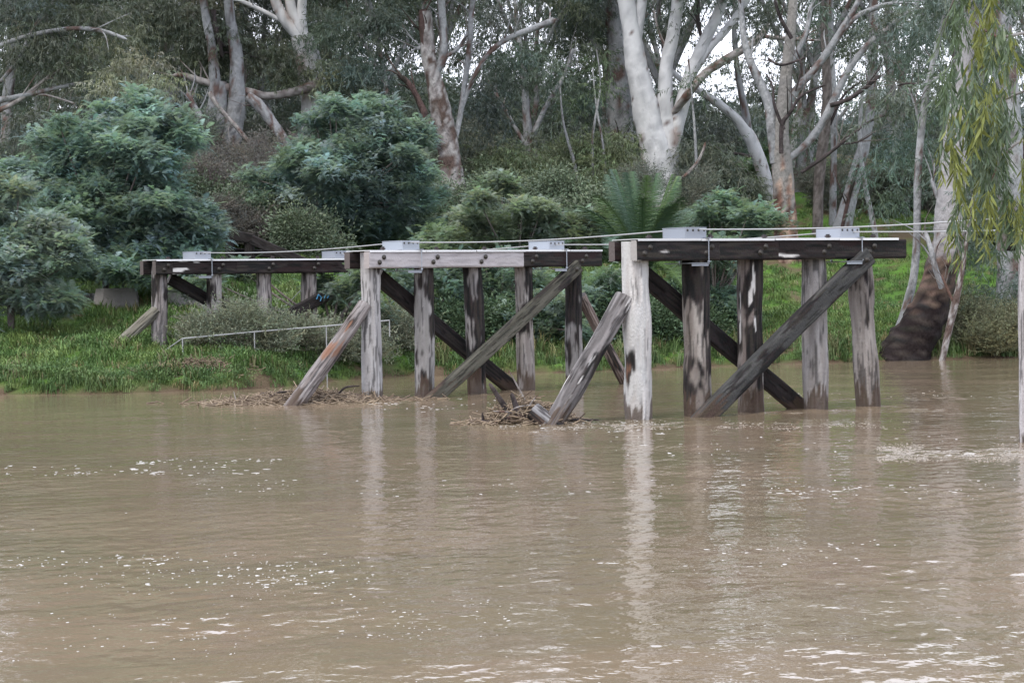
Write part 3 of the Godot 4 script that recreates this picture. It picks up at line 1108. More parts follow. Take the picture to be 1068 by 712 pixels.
func wattle(label: String, depth: float, foot: float, tall: float, blobs: Array, col: Color, opt := {}) -> void:
	var base := bank(foot, depth)
	var t := thing(opt.get("called", "wattle_tree"), label, opt.get("category", "wattle"), base)
	var bl := []
	var k := depth / F
	for b in blobs:
		var d: float = depth + (b[4] if b.size() > 4 else rng.randf_range(-0.9, 0.9))
		bl.append([at(b[0], b[1], d), b[2] * k, b[3] * k, b[2] * k * 0.9])
	# loose sprigs break the outline
	var rim := []
	for q in bl.size() * 2:
		var b = bl[rng.randi() % bl.size()]
		var d := Vector3(rng.randfn(), rng.randfn() * 0.7 + 0.45, rng.randfn() * 0.6).normalized() * rng.randf_range(1.05, 1.75)
		var r := rng.randf_range(0.3, 0.5)
		rim.append([b[0] + Vector3(d.x * b[1], d.y * b[2], d.z * b[3]), b[1] * r, b[2] * r, b[3] * r])
	bl.append_array(rim)
	# each billow breaks up into small flat tiers
	var tiers := []
	for b in bl:
		var n := int(opt.get("tiers", 9) * (1.35 if b[1] > 0.3 else 0.5))
		for q in n:
			var d := Vector3(rng.randfn(), rng.randfn() * 0.8 + 0.25, rng.randfn()).normalized() * pow(rng.randf(), 0.4) * (1.0 if rng.randf() < 0.75 else 1.35)
			var c: Vector3 = b[0] + Vector3(d.x * b[1], d.y * b[2], d.z * b[3])
			var r: float = b[1] * rng.randf_range(0.3, 0.55)
			tiers.append([c, r, r * 0.55, r])
	var sh := Sheet.new()
	var mid := base + Vector3(0, tall * 0.35, 0)
	limb(sh, [[base - Vector3(0, 0.3, 0), 0.09], [mid, 0.07]], 8, 0.2, "plain", 0.06, base)
	part(t, "trunk", sh.mesh(), M.bark)
	sh = Sheet.new()
	for b in bl:
		var c: Vector3 = b[0]
		limb(sh, [[mid - Vector3(0, 0.1, 0), 0.045], [mid.lerp(c, 0.55) + Vector3(0, -0.1, 0), 0.03], [c, 0.012]], 5, 0.3, "plain", 0.04, base)
	var br := part(t, "branches", sh.mesh(), M.bark)
	br.set_meta("kind", "stuff")
	var list := fill(tiers, opt.get("per", 40.0), opt.get("s0", 0.8), opt.get("s1", 1.25), col, 0.3, base, 0.5)
	list.append_array(fill(bl, 120.0, 0.65, 1.1, col, 0.22, base, 0.4))
	crown(t, opt.get("leaf", "wattle"), list)

func shrub(label: String, center: Vector3, rx: float, ry: float, leafk: String, col: Color, n: int, called := "shrub", group := "") -> void:
	var base := Vector3(center.x, ground(center.x, center.z), center.z)
	var t := thing(called, label, "shrub", base, group)
	var sh := Sheet.new()
	var list := []
	for q in 7:
		var d := Vector3(rng.randf_range(-1, 1) * rx, ry * rng.randf_range(1.0, 1.8), rng.randf_range(-1, 1) * rx * 0.8) * 0.75
		limb(sh, [[base - Vector3(0, 0.1, 0), 0.022], [base + d * 0.5 + Vector3(0, 0.05, 0), 0.014], [base + d, 0.005]], 5, 0.2, "plain", 0.03, base)
	var br := part(t, "stems", sh.mesh(), M.bark)
	br.set_meta("kind", "stuff")
	var lumps := []
	for q in 8:
		lumps.append([base + Vector3(rng.randf_range(-0.75, 0.75) * rx, rng.randf_range(0.25, 1.5) * ry, rng.randf_range(-0.7, 0.7) * rx), rx * 0.45, ry * 0.4, rx * 0.45])
	for k in n:
		var l = lumps[rng.randi() % lumps.size()]
		var d := Vector3(rng.randfn(), rng.randfn(), rng.randfn()).normalized() * pow(rng.randf(), 0.45)
		var p: Vector3 = l[0] + Vector3(d.x * l[1], d.y * l[2], d.z * l[3])
		list.append([p - base, rng.randf_range(0.7, 1.3), tinted(col, 0.25)])
	crown(t, leafk, list)

# what stands before a photo column, for labels
func beside(px_x: float) -> String:
	if px_x < 180.0:
		return "behind the large wattle"
	if px_x < 290.0:
		return "behind the many-stemmed gum"
	if px_x < 420.0:
		return "behind the pale forked gum"
	if px_x < 540.0:
		return "behind the shaggy gum"
	if px_x < 640.0:
		return "behind the gap of pole saplings"
	if px_x < 760.0:
		return "behind the white gum"
	if px_x < 890.0:
		return "behind the spreading gum"
	return "behind the bending pale gum"

func make_hero_trees() -> void:
	var GUM := Color(0.105, 0.135, 0.112)
	# the tall smooth white gum behind the palm
	tree("gum_tree", "tall smooth white gum forking low behind the palm", 68.0,
		[[690, 225, 42], [689, 195, 38], [686, 165, 37], [680, 140, 32], [672, 105, 27], [664, 70, 23], [659, 35, 20], [653, 0, 18], [645, -60, 15], [640, -120, 10]], "white",
		[
			[[[696, 185, 24], [697, 150, 22], [694, 115, 17], [695, 70, 14], [702, 35, 14], [707, 0, 13], [710, -60, 10], [705, -130, 5]]],
			[[[698, 165, 16], [706, 130, 16], [714, 100, 16], [720, 78, 15], [733, 48, 13], [745, 22, 12], [756, -5, 11], [775, -70, 7]]],
			[[[720, 82, 8], [740, 50, 8], [760, 28, 8], [778, 0, 7], [800, -50, 5]]],
			[[[695, 138, 4, 0.2], [703, 118, 7, -0.1], [718, 98, 9, -0.8], [736, 76, 9, -0.8], [764, 58, 9, -0.8], [785, 45, 8, -0.8], [797, 33, 7, -0.8], [803, 24, 3, -0.8]], "dead"],
			[[[664, 45, 11], [668, 15, 11], [672, -20, 10], [680, -80, 6]]],
			[[[700, 60, 4], [688, 35, 3], [682, 10, 2]], "dead"], [[[735, 50, 4], [728, 20, 4], [730, -20, 3]], "dark"],
			[[[797, 38, 4, -0.8], [820, 40, 4, -0.8], [850, 42, 3, -0.8]], "dead"]],
		[[640, -100, 60, 40], [720, -110, 70, 45], [790, -70, 50, 35], [700, 20, 14, 14], [745, -20, 40, 20], [680, -60, 50, 30]], {"per": 30.0, "color": GUM})
	# shaggy-barked gum with a broken brown stub
	tree("gum_tree", "shaggy barked gum with a broken brown top and dark snag", 62.0,
		[[477, 262, 44], [476, 235, 38], [472, 200, 28], [468, 160, 23], [460, 115, 22], [452, 80, 17], [447, 58, 15], [446, 35, 14], [444, 12, 11]], "shaggy",
		[
			[[[449, 66, 12], [445, 45, 13], [442, 22, 12], [441, 10, 8]], "stub"],
			[[[455, 150, 10, -0.4], [447, 128, 9, -0.6], [438, 108, 7, -0.6], [430, 92, 6, -0.6], [421, 82, 6, -0.6], [414, 78, 4, -0.6]], "stub"],
			[[[452, 78, 8], [462, 60, 10], [462, 30, 9], [460, 0, 8], [455, -60, 6]], "grey"],
			[[[450, 60, 4], [440, 50, 4], [430, 52, 3]], "grey"], [[[462, 60, 4], [478, 50, 4], [490, 30, 3]], "grey"],
			[[[470, 165, 6, 0.2], [479, 125, 6, 0.3], [485, 85, 6, 0.3], [490, 45, 6], [492, 10, 6], [500, -40, 5]], "grey"],
			[[[479, 122, 4, 0.3], [488, 95, 5, 0.3], [497, 75, 5], [510, 55, 5], [530, 40, 6], [555, 30, 7], [580, 20, 7]], "grey"]],
		[[400, 20, 40, 35, 2.0], [380, 70, 35, 30, 2.5], [500, 110, 35, 40, 3.0], [520, 20, 30, 25, 2.5], [450, -60, 80, 40], [400, 110, 28, 25, 3.0], [345, 30, 30, 30, 3.0], [540, 70, 40, 25, 3.0]], {"per": 26.0, "color": GUM, "lump": 0.14})
	# forked pale gum with the long broken bough
	tree("gum_tree", "pale forked gum with one long broken bough held level", 66.0,
		[[336, 260, 46], [335, 200, 42], [333, 150, 38], [330, 110, 32], [324, 80, 26], [319, 55, 26], [314, 38, 24]], "white",
		[
			[[[316, 42, 14], [303, 28, 13], [293, 14, 12], [286, -5, 11], [278, -60, 8]]],
			[[[317, 40, 14], [309, 22, 12], [302, 0, 11], [298, -60, 8]]],
			[[[316, 40, 12], [314, 20, 11], [315, 0, 10], [318, -70, 8]]],
			[[[290, 20, 5], [275, 12, 5], [258, 4, 5], [240, -3, 4]]],
			[[[334, 87, 14, -0.9], [320, 92, 11, -1.2], [300, 97, 9, -1.5], [278, 100, 8.5, -1.7], [256, 95, 9, -1.9], [232, 90, 9, -2.0], [205, 83, 7.5, -2.0], [190, 78, 6, -2.0], [179, 79, 3, -2.0]], "dead"],
			[[[256, 98, 3, -1.9], [252, 88, 2.5, -1.9]], "dead"]],
		[[330, 20, 30, 20, 2.0], [250, -60, 70, 40], [350, -60, 60, 40], [340, 75, 26, 18, -1.4], [365, 95, 24, 16, -1.0], [230, 40, 45, 26, -1.2], [205, 60, 32, 20, -1.0], [275, 60, 40, 22, -1.0], [300, 80, 20, 10, -1.2]], {"per": 30.0, "color": Color(0.12, 0.14, 0.1)})
	# leaning dead bole under the bough
	tree("dead_tree", "bare leaning grey bole under the broken bough", 63.0,
		[[325, 215, 10], [316, 182, 10], [305, 160, 10], [292, 140, 11], [278, 120, 12], [268, 108, 12], [258, 100, 9]], "grey", [[[[262, 108, 4], [275, 108, 3], [255, 110, 2]], "dark"]], [])
	# many-stemmed old trunk
	tree("gum_tree", "old many-stemmed gum with grey ribs behind the wattles", 64.0,
		[[236, 270, 30], [236, 225, 26], [238, 180, 24], [242, 140, 21], [247, 105, 18], [246, 60, 14], [240, 20, 11], [236, -30, 9]], "grey",
		[
			[[[226, 265, 24], [222, 220, 22], [214, 180, 20], [216, 140, 17], [224, 105, 15], [222, 60, 11], [215, 20, 9], [205, -40, 7]], "grey"],
			[[[228, 200, 14], [228, 160, 14], [230, 120, 13], [232, 85, 10]], "grey"],
			[[[220, 150, 9, -0.6], [210, 125, 8, -0.6], [200, 108, 7, -0.6], [195, 95, 5, -0.6]], "grey"],
			[[[218, 96, 5, -1.0], [228, 112, 5, -1.0], [246, 132, 5, -1.0], [262, 152, 5, -1.0], [272, 165, 3, -1.0]], "dead"],
			[[[214, 175, 4, -0.6], [196, 148, 4, -0.8], [180, 150, 2, -0.8]], "dark"],
			[[[222, 10, 6], [224, 25, 5], [232, 60, 5]], "dark"]],
		[[180, 20, 40, 26], [150, 10, 40, 22], [215, 10, 30, 18, 2.0], [130, 40, 30, 20], [210, -70, 70, 40], [260, 160, 22, 30, 3.0]], {"per": 30.0, "color": Color(0.12, 0.135, 0.1)})
	# grey gum beyond, with a strip of brown bark
	tree("gum_tree", "grey gum with a torn brown strip behind the white gum", 76.0,
		[[650, 225, 38], [649, 185, 31], [647, 140, 27], [646, 95, 26], [644, 60, 22], [640, 20, 18], [636, -50, 12]], "grey",
		[[[[651, 220, 16, -0.45], [649, 185, 14, -0.4], [647, 150, 8, -0.35], [646, 115, 4, -0.3]], "stub"],
		[[[640, 60, 6], [622, 50, 6], [615, 40, 5]], "grey"]],
		[[620, 30, 34, 26], [600, 70, 30, 24, 2.0], [640, -60, 60, 36], [585, 130, 30, 28, 2.5], [590, 20, 30, 20], [620, 120, 14, 24, 2.0]], {"per": 26.0, "color": GUM})
	# spreading gum with stringy brown butt
	tree("gum_tree", "spreading grey gum with stringy brown butt and bare dark twigs", 60.0,
		[[822, 272, 27], [820, 240, 24], [818, 205, 22], [816, 172, 21], [814, 140, 17], [818, 100, 14], [822, 60, 12], [826, 20, 10], [830, -30, 8], [835, -90, 5]], "stringy",
		[
			[[[810, 170, 13], [806, 135, 12], [802, 108, 11], [791, 82, 9], [782, 62, 8], [776, 40, 7], [774, 15, 6], [770, -30, 4]], "grey"],
			[[[820, 168, 9], [832, 159, 8], [846, 145, 8], [858, 128, 8], [868, 108, 8], [876, 92, 8], [886, 72, 7], [905, 47, 6], [928, 28, 5], [952, 8, 4]], "grey"],
			[[[818, 112, 10], [832, 92, 9], [850, 72, 8], [866, 50, 8], [880, 28, 7], [892, 8, 6], [905, -20, 5]], "grey"],
			[[[850, 72, 6], [868, 48, 6], [890, 20, 6], [920, 6, 5], [945, 2, 3]], "grey"],
			[[[824, 70, 6], [834, 50, 6], [842, 30, 5], [846, 5, 4]], "grey"],
			[[[815, 160, 5, -0.6], [816, 130, 5, -0.6], [824, 118, 4, -0.7], [836, 100, 3, -0.7], [862, 88, 2, -0.7]], "dark"],
			[[[818, 135, 4, -0.6], [808, 110, 3, -0.7], [806, 90, 2, -0.7], [798, 75, 1.6, -0.7]], "dark"],
			[[[836, 180, 4, -0.5], [858, 165, 4, -0.6], [880, 148, 3, -0.7], [905, 128, 2.4, -0.7], [930, 118, 1.6, -0.7]], "dark"],
			[[[874, 150, 2.4, -0.7], [895, 148, 2, -0.7], [912, 138, 1.4, -0.7]], "dark"],
			[[[826, 40, 4, -0.4], [815, 20, 4, -0.5], [808, 0, 3, -0.5]], "dark"],
			[[[866, 110, 5, -0.4], [884, 104, 5, -0.5], [905, 90, 4, -0.6], [918, 78, 3, -0.6]], "dark"],
			[[[840, 60, 2.4, -0.5], [815, 68, 2.4, -0.5], [800, 60, 2, -0.5]], "dark"],
			[[[830, 95, 2, -0.4], [836, 70, 2, -0.5], [830, 50, 1.6, -0.5]], "dark"]],
		[[790, 20, 22, 16, 2.0], [880, 50, 22, 14, 2.0], [930, 20, 28, 18], [830, -60, 70, 36], [920, 60, 20, 16, 2.0], [855, 10, 16, 12, 1.5], [765, 60, 14, 12, 2.0]], {"per": 24.0, "color": GUM})
	# leaning forked gum left of it
	tree("gum_tree", "leaning forked pale gum rising from ferny shrubs", 71.0,
		[[812, 245, 12], [806, 215, 14], [799, 190, 14], [790, 162, 15], [782, 143, 14], [772, 128, 10], [760, 116, 9], [744, 104, 8], [728, 94, 7], [712, 84, 6], [698, 70, 5], [690, 50, 3]], "white",
		[[[[782, 146, 9], [778, 120, 8], [772, 90, 7], [768, 60, 6], [766, 20, 5], [770, -40, 4]], "grey"],
		[[[782, 163, 3, -0.4], [768, 160, 3, -0.5], [748, 162, 2, -0.5]], "dark"]],
		[[745, 95, 14, 12, 2.0], [750, 150, 22, 22, 3.0], [765, 0, 24, 18, 2.0], [735, 175, 20, 18, 3.0]], {"per": 24.0, "color": GUM})
	# slender group right of the brown butt
	tree("gum_tree", "slanting twin-toned gum with peeled dark streak", 63.0,
		[[874, 262, 22], [880, 232, 19], [888, 200, 15], [897, 168, 13], [904, 140, 12], [909, 100, 11], [911, 55, 10], [911, 0, 9], [905, -60, 6]], "grey",
		[[[[876, 250, 4, -0.3], [886, 205, 4, -0.25], [896, 170, 3, -0.2]], "stub"], [[[906, 135, 5], [918, 122, 5], [930, 108, 4]], "grey"]],
		[[925, 110, 16, 14, 2.0], [905, -50, 50, 30], [935, 150, 22, 26, 3.0], [880, 150, 12, 18, 4.0]], {"per": 24.0, "color": GUM})
	tree("gum_tree", "slim straight pale gum close beside a dark trunk", 66.0,
		[[868, 258, 8], [869, 215, 8], [870, 160, 7], [870, 110, 7], [868, 60, 6], [866, 0, 6], [866, -60, 4]], "grey", [], [[866, -50, 30, 24], [850, 20, 14, 14, 2.0]], {"per": 22.0, "color": GUM})
	tree("gum_tree", "dark rough trunk just behind the slim pale gum", 65.0,
		[[853, 265, 12], [853, 225, 11], [855, 180, 11], [860, 140, 11], [863, 90, 10], [860, 30, 8], [862, -40, 5]], "plain", [[[[866, 130, 3], [880, 100, 3], [898, 85, 2]], "dark"]], [[858, -30, 30, 20], [840, 150, 10, 16, 2.0]], {"per": 22.0, "color": GUM})
	tree("gum_tree", "thin sapling trunk slanting beside the streaked gum", 62.0,
		[[914, 252, 6], [910, 228, 6], [904, 200, 5], [899, 170, 5], [897, 140, 4], [900, 90, 3]], "grey", [], [[900, 90, 12, 16]], {"per": 20.0, "color": GUM})
	# bendy pale gum on the right-hand bank
	tree("gum_tree", "slender bending pale gum beside the charred trunk", 49.5,
		[[938, 352, 15], [942, 335, 11], [948, 312, 9], [953, 290, 8], [956, 262, 8], [957, 225, 8], [958, 180, 8], [961, 140, 8], [964, 112, 8], [969, 85, 7], [975, 60, 6], [985, 20, 5], [998, -30, 4]], "grey",
		[[[[961, 135, 3], [955, 110, 3], [948, 90, 2]], "grey"], [[[968, 88, 4], [985, 75, 4], [1000, 60, 3]], "grey"], [[[957, 88, 2.4], [945, 87, 2], [935, 90, 1.6]], "dark"]],
		[[935, 110, 22, 26, 2.0], [945, 165, 22, 26, 2.5], [985, 120, 20, 20, 2.0], [930, 210, 18, 22, 3.0], [990, 0, 34, 24], [965, 40, 22, 18, 2.0], [900, 180, 12, 20, 4.0]], {"per": 34.0, "s0": 0.9, "s1": 1.5, "color": Color(0.1, 0.135, 0.105)})
	# charred leaning trunk at the waterline
	tree("gum_tree", "stout gum leaning from the waterline with charred black butt", 47.6,
		[[916, 408, 74], [936, 386, 66], [946, 366, 56], [957, 345, 46], [968, 322, 40], [978, 298, 36], [985, 272, 33], [990, 240, 31], [992, 200, 28], [997, 150, 25], [1005, 90, 22], [1012, 30, 18], [1018, -40, 12]], "burnt",
		[[[[983, 300, 7, -0.6], [976, 280, 6, -0.7], [972, 262, 5, -0.7], [965, 240, 4, -0.6]], "grey"], [[[990, 225, 6], [978, 205, 5], [972, 185, 4]], "grey"], [[[1003, 120, 8], [1025, 80, 7], [1045, 30, 6]], "grey"]],
		[[1015, 180, 24, 30, 1.5], [1000, 100, 26, 26, 1.5], [1030, 60, 34, 26], [975, 190, 18, 24, 2.0], [1020, 260, 24, 26, 2.0], [1045, 320, 22, 26, 2.0], [1025, 310, 18, 18, 2.0], [1035, -20, 40, 26]], {"per": 36.0, "s0": 0.9, "s1": 1.5, "color": Color(0.1, 0.135, 0.1), "lump": 0.17})
	tree("gum_sapling", "spindly sapling with peeling bark rising beside the charred butt", 46.6,
		[[982, 382, 7], [986, 362, 7], [991, 340, 7], [997, 315, 8], [1002, 292, 6], [1006, 268, 5], [1010, 240, 4], [1016, 200, 3]], "shaggy", [[[[996, 318, 3], [988, 300, 3], [982, 286, 2]], "dead"]], [[1012, 205, 12, 20]], {"per": 30.0, "s0": 0.8, "s1": 1.2, "color": GUM})
	tree("gum_tree", "broad greyish purple trunk screened by the hanging leaves", 55.0,
		[[1056, 330, 34], [1055, 270, 30], [1054, 200, 28], [1052, 130, 28], [1048, 70, 26], [1044, 20, 22], [1040, -60, 16]], "grey",
		[[[[1054, 190, 8], [1062, 170, 9], [1068, 150, 8]], "stub"], [[[1042, 60, 12], [1030, 30, 12], [1024, 0, 10]], "grey"]],
		[[1070, 300, 26, 24, -2.0], [1075, 60, 30, 30, 2.0], [1040, -50, 50, 30]], {"per": 30.0, "color": GUM})
	# boughs reaching in beyond the wattles
	tree("gum_tree", "half-bare gum reaching pale boughs over the wattles", 58.0,
		[[-45, 290, 30], [-42, 220, 26], [-38, 160, 22], [-30, 125, 16], [-12, 108, 9], [12, 102, 6], [40, 96, 5], [66, 90, 4], [86, 86, 2.5]], "grey",
		[[[[-25, 122, 7], [5, 112, 5], [28, 98, 5], [48, 82, 4], [70, 68, 3]], "dead"], [[[30, 97, 3], [52, 100, 2.4], [78, 108, 1.6]], "dead"],
		[[[-30, 60, 6], [20, 40, 5], [70, 30, 5], [105, 32, 5], [132, 41, 3]], "grey"], [[[-40, 170, 14], [-36, 90, 12], [-20, 20, 9], [0, -50, 6]], "grey"], [[[0, 85, 4], [20, 60, 4], [28, 40, 3]], "grey"]],
		[[30, 50, 40, 26], [80, 60, 34, 22], [20, 10, 40, 22], [100, 20, 40, 20], [20, 130, 26, 20, 3.0], [60, 110, 26, 16, 3.0], [40, -60, 80, 40]], {"per": 28.0, "color": Color(0.115, 0.125, 0.1)})
	# pale flowering top
	tree("gum_sapling", "young gum with a pale straw-coloured leafy top", 52.0,
		[[140, 300, 6], [138, 220, 5], [135, 150, 4], [132, 110, 3], [130, 80, 2]], "grey", [],
		[[130, 75, 24, 16], [155, 95, 22, 18], [110, 95, 18, 14], [145, 65, 18, 10], [170, 85, 10, 10]], {"per": 60.0, "s0": 0.7, "s1": 1.1, "color": Color(0.2, 0.21, 0.14)})
	tree("gum_tree", "bushy young gum filling the gap between shaggy and white gums", 71.0,
		[[556, 250, 12], [555, 190, 11], [550, 130, 9], [546, 80, 7], [540, 30, 5], [535, -20, 3]], "grey", [[[[552, 150, 6], [570, 110, 5], [588, 80, 4], [598, 50, 3]], "grey"], [[[553, 160, 5], [530, 120, 4], [515, 95, 3]], "grey"]],
		[[520, 80, 26, 22], [560, 60, 28, 20], [600, 100, 26, 22], [540, 120, 30, 24], [580, 150, 30, 22], [520, 160, 26, 22], [610, 170, 20, 18], [555, 190, 30, 16], [500, 190, 20, 16], [620, 60, 18, 16]], {"per": 24.0, "color": Color(0.11, 0.145, 0.11)})
	tree("gum_tree", "bushy green gum behind the spreading gum's bare limbs", 74.0,
		[[850, 240, 9], [848, 190, 8], [842, 140, 7], [838, 90, 5], [836, 40, 3]], "grey", [[[[846, 160, 5], [870, 130, 4], [886, 110, 3]], "grey"]],
		[[790, 150, 22, 20], [830, 180, 24, 18], [870, 190, 22, 20], [840, 130, 18, 18], [890, 140, 18, 18], [775, 190, 22, 18], [915, 195, 22, 22], [855, 90, 14, 12], [930, 170, 20, 20]], {"per": 22.0, "color": Color(0.115, 0.155, 0.11)})
	tree("gum_tree", "bushy gum mantling the ground behind the bending pale gum", 70.0,
		[[945, 260, 8], [946, 200, 7], [944, 140, 6], [940, 90, 4]], "grey", [],
		[[925, 120, 20, 22], [950, 150, 22, 24], [930, 220, 22, 20], [960, 210, 22, 22], [975, 160, 18, 20], [915, 80, 18, 16], [945, 60, 18, 16], [1030, 230, 24, 20], [1040, 290, 24, 18]], {"per": 24.0, "color": Color(0.11, 0.15, 0.115)})
	# pole saplings in the middle gap
	for q in [[608, 215, 600, 175, 588, 130, 4], [622, 210, 618, 150, 626, 90, 3], [634, 205, 630, 160, 622, 110, 3], [727, 205, 726, 160, 722, 100, 3]]:
		tree("gum_sapling", "thin bare pole sapling in the gap before the grey gum", 66.0,
			[[q[0], q[1] + 20, q[6]], [q[2], q[3], q[6]], [q[4], q[5], q[6] * 0.6], [q[4] - 4, q[5] - 40, q[6] * 0.4]], "grey", [], [[q[4], q[5] - 15, 9, 14]], {"per": 22.0, "color": Color(0.09, 0.12, 0.07), "group": "pole saplings in the gap"})
	tree("dead_tree", "crooked bare pale branch standing beside the white gum", 62.0,
		[[700, 215, 4], [705, 192, 4], [716, 182, 4], [727, 170, 3.4], [733, 158, 3], [736, 148, 2]], "dead", [], [])

func make_forest() -> void:
	var g := RandomNumberGenerator.new()
	g.seed = 77
	var spots := []
	for row in [[72.0, 9, 0.2], [82.0, 9, 0.25], [94.0, 8, 0.3]]:
		for k in row[1]:
			var x: float = -40.0 + (1150.0) * (k + g.randf_range(0.15, 0.85)) / row[1]
			spots.append([x, row[0] + g.randf_range(-3.5, 3.5)])
	var i := 0
	for s in spots:
		i += 1
		var b := bank(s[0], s[1])
		var tone := Color(0.1, 0.125, 0.107).lerp(Color(0.125, 0.155, 0.125), g.randf())
		wild_gum("tall grey gum crowding in the wood " + beside(s[0]), b, g.randf_range(11.0, 15.0), g.randf_range(0.14, 0.3), "grey", tone, 500 + i, "gums crowding the wood behind the bank", 8.5 if s[0] < 360.0 else (4.6 if s[0] < 680.0 else 2.6))
	# the far wood that reads as one mass
	var list := []
	for k in 3800:
		var d := g.randf_range(104.0, 125.0)
		var x := g.randf_range(-0.34, 0.34) * d
		var y := ground(x, -d)
		var col := pow(g.randf(), 1.15) * (4.2 + 2.5 * noi.get_noise_1d(x * 6.0) + (2.5 if x < -8.0 else (0.0 if x < 6.0 else -1.2)))
		if noi2.get_noise_2d(x * 12.0, col * 12.0) > 0.28:
			continue
		list.append([Vector3(x, y + col, -d), g.randf_range(2.2, 3.4), tinted(Color(0.1, 0.122, 0.11), 0.25)])
	var o := scatter(self, "far_wood", clumps.gum[0], M.gum, list)
	o.set_meta("label", "far grey-green wood closing the view behind the gums")
	o.set_meta("category", "wood")

func make_shrubs() -> void:
	var W := Color(0.235, 0.33, 0.32)
	wattle("large feathery blue-green wattle above the concrete slabs", 47.0, 110, 4.0, [
		[100, 150, 34, 22], [140, 135, 30, 20], [175, 128, 24, 14], [65, 180, 34, 22], [115, 185, 36, 24], [165, 175, 30, 22], [40, 215, 30, 22], [85, 225, 34, 22], [135, 225, 34, 24], [180, 215, 26, 20], [205, 242, 22, 14], [60, 255, 30, 22], [110, 260, 34, 20], [155, 268, 34, 20], [190, 265, 24, 14], [85, 280, 28, 12], [130, 282, 30, 12], [20, 185, 24, 18], [55, 145, 20, 12], [150, 155, 30, 20], [95, 200, 36, 24], [150, 200, 34, 24], [60, 235, 34, 22], [115, 240, 36, 22], [175, 245, 30, 20], [30, 285, 30, 16], [165, 280, 30, 12], [215, 238, 14, 10], [190, 150, 16, 10]], W, {"tiers": 12})
	wattle("nearer feathery wattle leaning over the grassy bank edge", 43.0, 10, 3.0, [
		[10, 235, 34, 20], [45, 240, 26, 18], [15, 270, 34, 20], [52, 275, 26, 18], [25, 300, 34, 18], [-20, 200, 40, 24], [-25, 260, 36, 30], [55, 312, 18, 10], [30, 255, 34, 20], [0, 300, 34, 20], [35, 318, 26, 10], [65, 255, 16, 14]], Color(0.27, 0.345, 0.33), {"tiers": 10})
	wattle("rounded blue-green wattle in front of the pale forked gum", 54.0, 355, 4.0, [
		[350, 140, 30, 16], [390, 130, 30, 16], [420, 150, 22, 16], [310, 165, 24, 16], [350, 170, 36, 20], [395, 170, 36, 22], [430, 180, 18, 18], [285, 195, 24, 14], [325, 205, 34, 20], [370, 210, 36, 22], [415, 210, 30, 22], [275, 215, 16, 10], [340, 238, 34, 14], [395, 242, 34, 14], [430, 240, 20, 12], [350, 115, 18, 8], [375, 150, 34, 20], [335, 185, 34, 20], [385, 190, 36, 22], [300, 190, 26, 16], [345, 222, 34, 18], [390, 226, 34, 18], [440, 205, 14, 16], [290, 225, 24, 12]], Color(0.255, 0.345, 0.34), {"tiers": 11})
	wattle("yellow-tipped wattle bush spreading behind the pale beam", 51.0, 540, 2.6, [
		[470, 250, 26, 14], [505, 240, 26, 14], [540, 232, 26, 14], [580, 232, 26, 16], [610, 240, 20, 16], [560, 222, 14, 8], [525, 250, 30, 14], [590, 258, 26, 16], [500, 210, 16, 8], [520, 192, 12, 8], [455, 262, 24, 12], [560, 256, 30, 14]], Color(0.25, 0.315, 0.255), {"tiers": 9})
	wattle("leafy wattle scrub at the waterline behind the grey piles", 46.5, 520, 1.8, [
		[430, 300, 24, 16], [470, 290, 24, 20], [515, 300, 24, 20], [560, 300, 22, 18], [625, 300, 24, 20], [590, 330, 24, 22], [540, 340, 26, 20], [490, 335, 26, 22], [445, 335, 24, 20], [640, 335, 22, 20], [615, 360, 26, 18], [570, 370, 26, 14], [530, 370, 26, 14], [480, 370, 26, 16], [435, 370, 22, 16]], Color(0.215, 0.3, 0.26), {"tiers": 9})
	wattle("blue-green wattle scrub beside the palm behind the chalky pile", 48.5, 745, 2.2, [
		[735, 280, 22, 16], [760, 262, 22, 16], [750, 300, 22, 18], [770, 230, 26, 14], [745, 225, 22, 12], [800, 232, 20, 10], [725, 310, 18, 18], [760, 325, 20, 14], [690, 320, 16, 16]], Color(0.215, 0.3, 0.25), {"tiers": 9})
	wattle("feathery wattle sprig growing between the bank trestle piles", 43.5, 345, 1.2, [
		[345, 312, 22, 14], [375, 300, 18, 14], [320, 340, 16, 10], [205, 300, 14, 8], [255, 285, 18, 8], [375, 335, 18, 14]], Color(0.21, 0.28, 0.235), {"tiers": 6})
	wattle("pale fern-like wattle in the gap behind the white gum", 72.0, 770, 2.5, [
		[760, 205, 26, 14], [790, 215, 20, 14], [735, 200, 20, 12], [800, 180, 12, 12], [770, 180, 14, 10], [850, 228, 14, 8]], Color(0.19, 0.27, 0.165), {"tiers": 8})
	# twiggy thicket before the bank trestle
	var i := 0
	for q in [[205, 41.2, 0.5, 0.35], [232, 41.0, 0.6, 0.42], [255, 41.0, 0.5, 0.72], [288, 41.4, 0.7, 0.42], [318, 41.9, 0.7, 0.4], [348, 42.4, 0.7, 0.36], [275, 41.0, 0.7, 0.4], [375, 43.0, 0.7, 0.5], [400, 44.2, 0.7, 0.5], [425, 45.0, 0.7, 0.55]]:
		shrub("twiggy grey-green thicket bush in front of the bank trestle", bank(q[0], q[1]), q[2], q[3], "twig", Color(0.16, 0.185, 0.125), 52, "thicket_bush", "twiggy bushes before the bank trestle")
	# waterline undergrowth
	for q in [[455, 46.2], [480, 45.8], [505, 46.0], [535, 46.4], [565, 46.2], [595, 46.6], [620, 46.4], [645, 46.9], [670, 47.2], [700, 47.4], [725, 47.6]]:
		shrub("dark leafy undergrowth bush trailing into the water behind the piles", bank(q[0], q[1]), 0.75, 0.42, "broad", Color(0.07, 0.11, 0.06), 150, "undergrowth_bush", "undergrowth bushes along the waterline")
